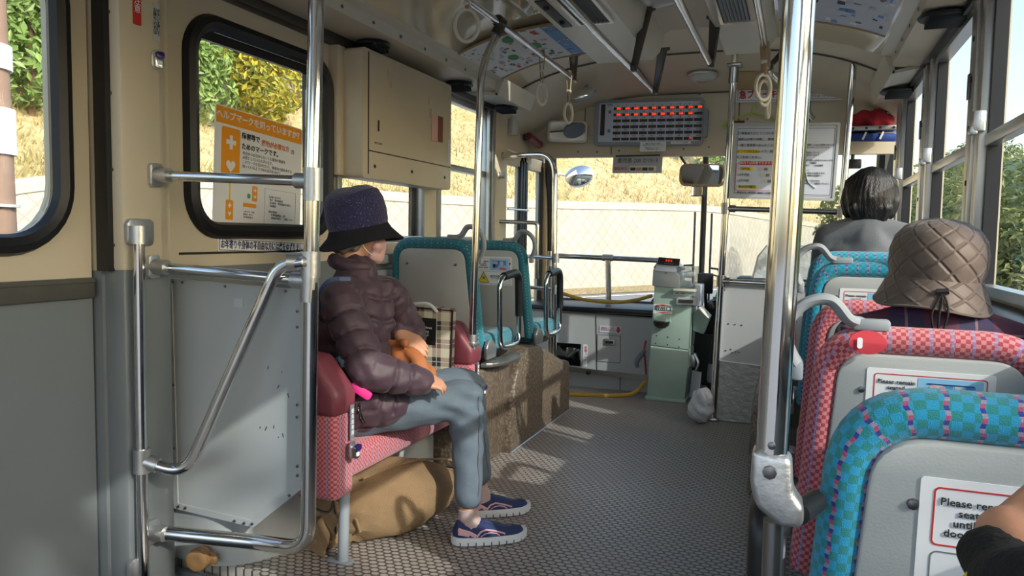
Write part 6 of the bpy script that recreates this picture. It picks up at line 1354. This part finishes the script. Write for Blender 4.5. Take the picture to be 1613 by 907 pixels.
patch(B, .045, -.03, .20, .042, 'white_paper', t, 'name_slot', .002, .001)
for k in range(4): patch(B, -.03 + k*.045, -.032, .04, .024, ('dark_metal', 'skin', 'dark_metal', 'wood_knob')[k], t, 'name_strip', .001, .0016)
m = MB(); m.box((-1.135, 5.605, 1.758), (.33, .012, .012)); m.build('clip_bar', 'dark_metal', t)
def mirror(name, label, c, w_, h_, r, right, upv, rim='white_duct', arm=None, d=.03, bulge=0):
    t = thing(name, label, 'mirror', c); B = frame(c, right, upv)
    m = MB(); m.prism(rrect(w_, h_, r, 8), d, B, .006, 2); m.build('housing', rim, t)
    m = MB(); m.prism(rrect(w_*.90, h_*.86, r*.85, 8), .004, B @ Matrix.Translation((0, 0, .003)), .001); m.build('mirror_face', 'mirror_glass', t, False)
    if arm: m = MB(); m.tube([V(a_) for a_ in arm], .009, 8); m.build('arm', 'dark_metal', t)
    return t
mirror('interior_mirror', 'small rounded white-rimmed mirror in the corner left of the fare table', (-1.66, 5.53, 1.945), .30, .16, .03, (1, .35, -.02), (0, .12, 1), arm=[(-1.62, 5.56, 1.97), (-1.60, 5.60, 1.99)])
mirror('driver_mirror', 'wide black-backed rear-view mirror hanging at the top of the windscreen', (-.665, 5.66, 1.615), .33, .165, .05, (1, .12, -.02), (0, .14, 1), 'light_wood_trim', arm=[(-.78, 5.68, 1.68), (-.83, 5.63, 1.76)])
mirror('under_mirror', 'small dark square mirror under the rear-view mirror', (-.715, 5.80, 1.505), .105, .075, .004, (1, -.5, 0), (0, 0, 1), 'black_plastic', arm=[(-.665, 5.86, 1.51), (-.69, 5.96, 1.52)])
t = thing('dome_mirror', 'round convex mirror on the ceiling left of the fare table', 'mirror', (-1.45, 5.15, 2.16))
DM = frame((-1.435, 5.12, 2.135), (1, .1, .25), (0, .75, .5)); m = MB(); m.lathe([(.095, -.012), (.09, .012), (.07, .028), (.04, .038), (.001, .042)], DM @ Matrix.Diagonal((1, .8, 1, 1)), 24); m.build('mirror_face', 'mirror_glass', t); m = MB(); m.lathe([(.096, -.02), (.1, -.008), (.094, .006), (.05, -.015)], DM @ Matrix.Diagonal((1, .8, 1, 1)), 24); m.tube([DM @ V((0, 0, -.01)), (-1.42, 5.2, 2.22)], .012, 8); m.build('back', 'handle_grey', t)
t = thing('outer_mirror', 'round convex mirror on an arm outside the windscreen', 'mirror', (-1.77, 6.3, 1.67))
OM = frame((-1.785, 6.32, 1.675), (1, .25, .32), (0, .3, 1)); m = MB(); m.lathe([(.001, -.10), (.07, -.09), (.12, -.05), (.125, 0), (.118, .004), (.001, .03)], OM @ Matrix.Diagonal((1, .72, 1, 1)), 28); m.build('shell', 'mirror_glass', t); m = MB(); m.tube([OM @ V((-.06, .03, -.05)), (-1.95, 6.3, 1.69), (-2.1, 6.2, 1.66)], .012, 8); m.build('arm', 'white_duct', t)
t = thing('side_mirror', 'tall rectangular mirror outside the front door corner', 'mirror', (-2.07, 6.3, 1.6))
m = MB(); m.prism(rrect(.17, .30, .04), .05, frame((-2.06, 6.22, 1.62), (1, .2, 0), (0, 0, 1)), .012); m.build('housing', 'handle_grey', t); m = MB(); m.tube([(-2.05, 6.27, 1.5), (-2.02, 6.28, .95), (-1.98, 6.15, .7)], .014, 8); m.build('arm', 'black_plastic', t)
for lab, pts, bl in (('windscreen wiper left of the centre bar, parked upright', [(-1.10, 6.16, .62), (-.84, 6.15, .93), (-.775, 6.14, .935)], (-.765, .62, 1.36)), ('windscreen wiper right of the centre bar, parked upright', [(-.30, 6.16, .62), (-.58, 6.15, .91), (-.63, 6.14, .915)], (-.635, .62, 1.35))):
    t = thing('wiper', lab, 'wiper', (bl[0], 6.15, .6), 'windscreen wipers'); m = MB(); m.tube(pts, .009, 6); m.tube([V(p) + V((.02 if pts[0][0] > -.6 else -.02, 0, -.06)) for p in pts[:2]] + [V(pts[2]) + V((0, 0, -.05))], .007, 6); m.build('arm', 'rubber', t)
    m = MB(); m.tube([(bl[0]-.006, 6.15, bl[1]), (bl[0], 6.12, bl[2])], .009, 6); m.build('blade', 'rubber', t)
t = thing('brake_notice', 'white notice with red Japanese lettering across the header at right', 'sign', (-.08, 5.4, 2.14))
B = frame((-.09, 5.56, 2.150), (1, 0, -.02), (0, 0, 1)); m = MB(); m.prism(rrect(.70, .095, .006), .004, B, 0); m.build('board', 'white_paper', t, False); m = MB(); m.plate(rrect(.68, .078, .006), [rrect(.673, .071, .006)], .001, B @ Matrix.Translation((0, 0, .001))); m.build('border', 'grey_ink', t, False)
text('lettering', '急ブレーキにご注意', .062, B @ Matrix.Translation((-.33, 0, .0005)), 'red_ink', t, 'LEFT', sx=.82, bold=.0016); text('lettering', 'やむをえない急停車のため\nお立ちのお客様は\nしっかりおつかまり下さい', .02, B @ Matrix.Translation((.22, 0, .0005)), 'ink', t)
t = thing('coat_hanger', 'lime green plastic coat hanger hung under the red-lettered notice', 'hanger', (-.35, 5.5, 2.0))
B = FRONT(-.33, 5.565, 2.035); m = MB(); m.tube([B @ V(p) for p in smoothpath([(0, .0, 0), (-.17, -.06, 0), (-.20, -.075, 0), (-.19, -.10, 0), (.19, -.11, 0), (.21, -.09, 0), (.17, -.06, 0), (0, 0, 0)], .02, 4)], .006, 8); m.tube([B @ V(p) for p in spline([(0, 0, 0), (0, .03, 0), (.025, .05, 0), (.03, .02, 0)], 5)], .004, 6); m.build('frame', 'hanger_lime', t)
t = thing('no_smoking_plate', 'small dark plate with red characters behind the lime hanger', 'sign', (-.49, 5.6, 1.96)); B = FRONT(-.44, 5.612, 1.96); m = MB(); m.prism(rrect(.12, .06, .004), .004, B, 0); m.build('plate', 'rust_brown', t, False); text('lettering', '禁煙', .04, B, 'led_dim', t)
t = thing('header_grille', 'dark ventilation grille in the front ceiling behind the chrome post', 'grille', (-.3, 5.3, 2.2))
B = frame((-.28, 5.32, 2.215), (1, 0, 0), (0, .95, -.3)); m = MB(); m.prism(rrect(.30, .24, .01), .02, B @ Matrix.Translation((0, 0, .01)), .003); m.build('frame', 'light_wood_trim', t)
for k in range(3): m = MB(); m.prism(rrect(.25, .05, .006), .004, B @ Matrix.Translation((0, -.07 + k*.068, .012)), 0); m.build('slot', 'rubber', t, False)
t = thing('ceiling_lamp', 'small lozenge-shaped clear lamp in the front ceiling', 'lamp', (-.57, 4.75, 2.24))
B = frame((-.63, 5.22, 2.232), (1, 0, 0), (0, -.98, .1)); m = MB(); m.loft([[B @ V((rx*math.cos(k)*(1 + .25*abs(math.cos(k))), ry*math.sin(k), z)) for k in [2*PI*i/24 for i in range(24)]] for rx, ry, z in ((.07, .075, -.02), (.068, .07, .012), (.05, .05, .026), (.01, .01, .03))]); m.build('lens', 'lamp_glass', t); m = MB(); m.prism(rrect(.2, .17, .07), .012, B, .003); m.build('base', 'alu', t)
t = thing('folded_cloth', 'red folded cloth on the shelf above the driver side window', 'cloth', (.43, 5.45, 1.92))
blob('cloth', [[(V((.34, 5.45, 1.945)), .05), (V((.44, 5.45, 1.95)), .06), (V((.53, 5.46, 1.94)), .04)]], 'red_cloth', t, .01, 3, disp=lambda q, n: n*(.008*math.sin(q.x*60 + q.z*40)))
t = thing('driver_shelf', 'metal shelf with bolts above the driver side, holding the red cloth', 'shelf', (.43, 5.45, 1.86))
m = MB(); m.box((.43, 5.46, 1.875), (.30, .2, .03), bev=.004); m.build('shelf', 'cast_alu', t); m = MB(); screws(m, [(-.12, 0), (-.04, 0), (.04, 0), (.12, 0)], FRONT(.43, 5.36, 1.875), .009, .004); m.build('bolt', 'dark_metal', t)
t = thing('blue_folder', 'blue and green patterned bundle tucked under the driver shelf', 'folder', (.43, 5.45, 1.82)); m = MB(); m.box((.43, 5.44, 1.825), (.28, .16, .05), rot=(.15, .03, 0), bev=.012); m.build('folder', 'blue_cloth', t)
for k in (-1, 1): m = MB(); m.box((.43 + k*.05, 5.355, 1.825), (.012, .01, .05), rot=(0, .4, 0)); m.build('band', 'white_paper', t)
t = thing('camera_unit', 'dark boxy camera unit above the driver side windscreen', 'device', (.33, 5.7, 1.66)); m = MB(); m.box((.335, 5.66, 1.675), (.11, .07, .06), bev=.008); m.cyl((.335, 5.66, 1.70), (.335, 5.66, 1.75), .012, 8); m.build('unit', 'black_plastic', t)
t = thing('wall_tube', 'dark red tube bracketed on the wall above the front door', 'tube', (-1.95, 5.65, 1.96)); m = MB(); m.cyl((-1.93, 5.40, 1.90), (-1.90, 5.58, 1.855), .03, 14); m.build('tube', 'burgundy', t); m = MB(); m.box((-1.96, 5.45, 1.90), (.05, .03, .05), bev=.006); m.build('bracket', 'dark_metal', t)
t = thing('door_notice', 'white notice beside a small glass box above the front door', 'notice', (-1.98, 5.4, 2.0)); B = LEFTW(-1.985, 5.36, 2.03); m = MB(); m.prism(rrect(.20, .16, .004), .003, B @ Matrix.Translation((.04, .06, 0)), 0); m.build('sheet', 'grey_paper', t, False); text('lettering', '非常口\n扉を開くには\nこのふたを開け', .022, B @ Matrix.Translation((.04, .06, 0)), 'ink', t); text('lettering', '出口', .07, B @ Matrix.Translation((.16, -.08, 0)), 'ink', t, bold=.002)
m = MB(); m.box((-1.96, 5.16, 2.0), (.05, .14, .24), bev=.01); m.build('box', 'lamp_glass', t)
# ------------------------------------------------------------------ ceiling rails, straps, ducts, posters
def rail(label, pts, r=.0155): 
    t = thing('strap_rail', label, 'rail', pts[0], 'ceiling rails'); m = MB(); m.tube(pts, r, 14); m.build('rail', 'chrome', t); return t
def bracket(t, tip, base, w_=.05):
    tip, base = V(tip), V(base); m = MB(); d_ = (tip-base)
    m.loft([[base + d_*s + V((x, y, 0)) for x, y in rrect(w_*k, .03, .01, 3)] for s, k in ((0, 1.7), (.05, 1.7), (.07, 1.1), (.6, .85), (.95, .7), (1.06, .45))]); m.build('bracket', 'dark_metal', t)
    m = MB(); m.box(tip + V((.0, -.01, .0)), (.03, .06, .04), bev=.01); m.build('clamp', 'dark_metal', t)
t = rail('strap rail on the left that the slim pole joins', [(-1.33, .8, 2.145), (-1.33, 4.58, 2.122)]); bracket(t, (-1.325, 4.52, 2.125), (-1.30, 4.42, 2.24)); bracket(t, (-1.33, 2.9, 2.145), (-1.33, 2.9, 2.21), .04)
t = rail('strap rail running under the left air duct', [(-.815, .6, 2.0), (-.815, 4.42, 2.0)]); bracket(t, (-.80, 3.80, 2.0), (-.74, 3.80, 2.29)); bracket(t, (-.80, 4.42, 2.0), (-.78, 4.50, 2.26))
t = rail('short strap rail running under the right air duct', [(-.43, .6, 2.0), (-.43, 3.85, 2.0)]); bracket(t, (-.425, 3.82, 2.0), (-.40, 3.72, 2.2))
t = rail('strap rail on the right that slopes down to the notice board', smoothpath([(-.172, .8, 2.03), (-.172, 4.2, 2.03), (.06, 4.80, 1.87)], .03, 5)); bracket(t, (-.165, 4.12, 2.035), (-.04, 4.22, 2.2))
def strap_ring(label, x, y, z, drop, face, R=.05):
    t = thing('hand_strap', label, 'hand strap', (x, y, z), 'hanging straps'); m = MB(); rot = Matrix.Rotation(face, 4, 'Z') @ Matrix.Rotation(PI/2, 4, 'X')
    m.ring(None, R, .0085, Matrix.Translation((x, y, z - drop - R*1.12)) @ rot @ Matrix.Diagonal((.85, 1.15, 1, 1)), 30, 10); m.build('ring', 'white_duct', t)
    m = MB(); dx = V((math.cos(face+PI/2), math.sin(face+PI/2), 0))*.016
    for s in (1, -1): m.tube([V((x, y, z+.016)) + dx*s*1.05, V((x, y, z - .01)) + dx*s*1.1, V((x, y, z - drop*.6)) + dx*s*.55, V((x, y, z - drop + .0)) + dx*s*.5], .009, 8, sx=.22, up0=(0, 1, 0) if abs(dx.y) < .5*dx.length else (1, 0, 0))
    m.tube([V((x, y, z+.018)) + dx, V((x, y, z+.021)), V((x, y, z+.018)) - dx], .009, 6, sx=.25); m.build('strap', 'light_wood_trim', t); m = MB(); m.box((x, y, z - drop*.55), (.026, .026, .014), bev=.003); m.build('keeper', 'white_duct', t)
strap_ring('ivory hand strap nearest us at the top left, ring seen face on', -1.33, 2.93, 2.14, .05, .35, .058)
strap_ring('ivory hand strap on the left rail just ahead of the slim pole', -1.33, 3.92, 2.125, .15, 1.2)
strap_ring('ivory hand strap at the far end of the left rail, above the small corner mirror', -1.33, 4.44, 2.122, .17, 1.25)
strap_ring('nearer ivory hand strap on the right rail beside the thick pole', -.172, 3.66, 2.03, .13, .75)
strap_ring('middle ivory hand strap on the right rail, half behind the nearer one', -.172, 3.80, 2.03, .13, .95)
strap_ring('farthest ivory hand strap on the right rail, ring seen edge on', -.165, 4.12, 2.03, .14, 1.45)
def ac_grille(label, B, w_, h_, mesh=False):
    t = thing('air_vent', label, 'air vent', B.translation, 'air vents'); m = MB(); m.plate(rrect(w_, h_, .008), [rrect(w_-.03, h_-.03, .004)], .012, B @ Matrix.Translation((0, 0, .01))); m.build('frame', 'cream_gloss', t, False)
    m = MB(); m.prism(rrect(w_-.02, h_-.02, .004), .004, B @ Matrix.Translation((0, 0, .002)), 0); m.build('recess', 'rubber', t, False)
    n_ = 7
    for k in range(n_): m = MB(); m.box((0, 0, 0), ((w_-.04) if not mesh else (w_-.04), .012, .003), rot=(.7, 0, 0), m4=B @ Matrix.Translation((0, (k - n_/2 + .5)*(h_-.04)/n_, .005))); m.build('slat', 'handle_grey' if mesh else 'black_plastic', t)
    return t
ac_grille('black slatted air vent on the underside of the left duct', frame((-.915, 3.25, 2.148), (0, -1, 0), (-1, 0, 0)), .46, .17)
ac_grille('nearer slatted air vent on the left duct by the frame top', frame((-.915, 2.65, 2.148), (0, -1, 0), (-1, 0, 0)), .46, .17)
ac_grille('pale meshed air vent on the underside of the right duct', frame((-.295, 3.35, 2.148), (0, -1, 0), (-1, 0, 0)), .60, .15, True)
for k, y in enumerate((2.7, 3.3)):
    t = thing('duct_slot', ('nearer' if k == 0 else 'farther') + ' narrow dark slot beside the black vents on the left duct', 'slot', (-1.07, y, 2.15), 'duct slots'); m = MB(); m.prism(rrect(.42, .05, .008), .012, frame((-1.065, y, 2.149), (0, -1, 0), (-1, 0, 0)) @ Matrix.Translation((0, 0, .004)), .003); m.build('slot', 'rubber', t); m = MB(); screws(m, [(-.12, 0), (.12, 0)], frame((-1.065, y, 2.149), (0, -1, 0), (-1, 0, 0)) @ Matrix.Translation((0, 0, .004)), .014, .01); m.build('catch', 'black_plastic', t)
t = thing('ceiling_dome', 'round silver ceiling dome between the two air ducts', 'lamp', (-.63, 3.55, 2.28))
B = frame((-.62, 3.50, 2.295), (1, 0, 0), (0, -1, 0)); m = MB(); m.lathe([(.15, 0), (.15, .02), (.13, .035), (.12, .02)], B, 32); m.build('rim', 'cream_gloss', t); m = MB(); m.lathe([(.12, .02), (.10, .06), (.06, .085), (.001, .095)], B, 32); m.build('dome', 'lamp_glass', t)
def ad_poster(name, label, pts, groups):
    """curved sheet lying in a frame on the glossy side panel; pts: x,z across, y0,y1 along"""
    t = thing(name, label, 'poster', (pts[0][0][0], pts[1], pts[0][0][1])); xs, y0, y1 = pts; xs = [(x, z-.016) for x, z in xs]
    prof2 = spline([V((x, 0, z)) for x, z in xs], 5); n_ = len(prof2)-1
    def at(s, y): i = min(n_-1, int(s*n_)); return prof2[i].lerp(prof2[i+1], s*n_-i) + V((0, y, 0))
    m = MB(); m.loft([[V((p.x, y, p.z)) for p in prof2] + [V((p.x, y, p.z+.004)) for p in prof2[::-1]] for y in (y0, y1)]); m.build('sheet', groups['sheet'], t, False)
    for y_ in (y0, y1): m = MB(); m.tube([at(i/20, y_) for i in range(21)], .007, 6); m.build('holder', 'light_wood_trim', t)
    def blk(s0, s1, ya, yb, mt, nm='printed_block', l=.0015):
        q = MB(); q.loft([[at(s0 + (s1-s0)*i/6, y) - V((0, 0, l)) for i in range(7)] for y in (ya, yb)], False, False, closed=False); q.build(nm, mt, t, False)
    return t, at, blk
t, at, blk = ad_poster('advert_poster', 'curved advertising poster with a blue wave strip on the left ceiling panel', ([(-1.68, 2.10), (-1.55, 2.148), (-1.38, 2.19), (-1.17, 2.212)], 3.60, 4.22), dict(sheet='white_paper'))
rnd = random.Random(8)
blk(.86, .99, 3.61, 4.21, 'blue_ink', 'blue_strip'); 
for _ in range(16): blk(.865 + rnd.random()*.08, .90 + rnd.random()*.09, *(lambda y: (y, y+.012))(3.62 + rnd.random()*.56), rnd.choice(['white_paper', 'pale_blue_paper', 'navy_ink']), 'wave_mark', .002)
for _ in range(90):
    s, y = rnd.random()*.78, 3.62 + rnd.random()*.54; blk(s, s + rnd.uniform(.01, .05), y, y + rnd.uniform(.01, .05), rnd.choice(['pink_ink', 'grey_ink', 'pale_blue_paper', 'grey_paper', 'grey_ink', 'grey_paper', 'mask_pink']))
for s, y in ((.55, 3.70), (.40, 3.98), (.70, 3.90)):
    q = MB(); c_ = at(s, y) - V((0, 0, .003)); q.prism([(.05*math.cos(k), .028*math.sin(k)) for k in [2*PI*i/20 for i in range(20)]], .002, frame(c_, (0, -1, 0), (-1, 0, -.2)), 0); q.build('green_oval', 'green_ink', t, False)
t, at, blk = ad_poster('advert_poster', 'pale blue printed poster in the curved holder on the right ceiling panel', ([(-.12, 2.212), (.05, 2.19), (.22, 2.145), (.34, 2.10)], 3.10, 3.86), dict(sheet='pale_blue_paper'))
for _ in range(60):
    s, y = rnd.random()*.9 + .03, 3.12 + rnd.random()*.68; blk(s, s + rnd.uniform(.02, .06), y, y + rnd.uniform(.01, .05), rnd.choice(['grey_ink', 'navy_ink', 'grey_paper', 'white_paper', 'blue_ink']))
t, at, blk = ad_poster('advert_poster', 'green and white poster end at the top edge above the rubber-framed window', ([(-1.70, 2.095), (-1.55, 2.148), (-1.38, 2.19), (-1.17, 2.212)], 1.9, 2.62), dict(sheet='green_ink'))
blk(.02, .12, 1.92, 2.60, 'white_paper', 'white_strip'); blk(.04, .09, 2.0, 2.56, 'ink', 'lettering_strip', .002)
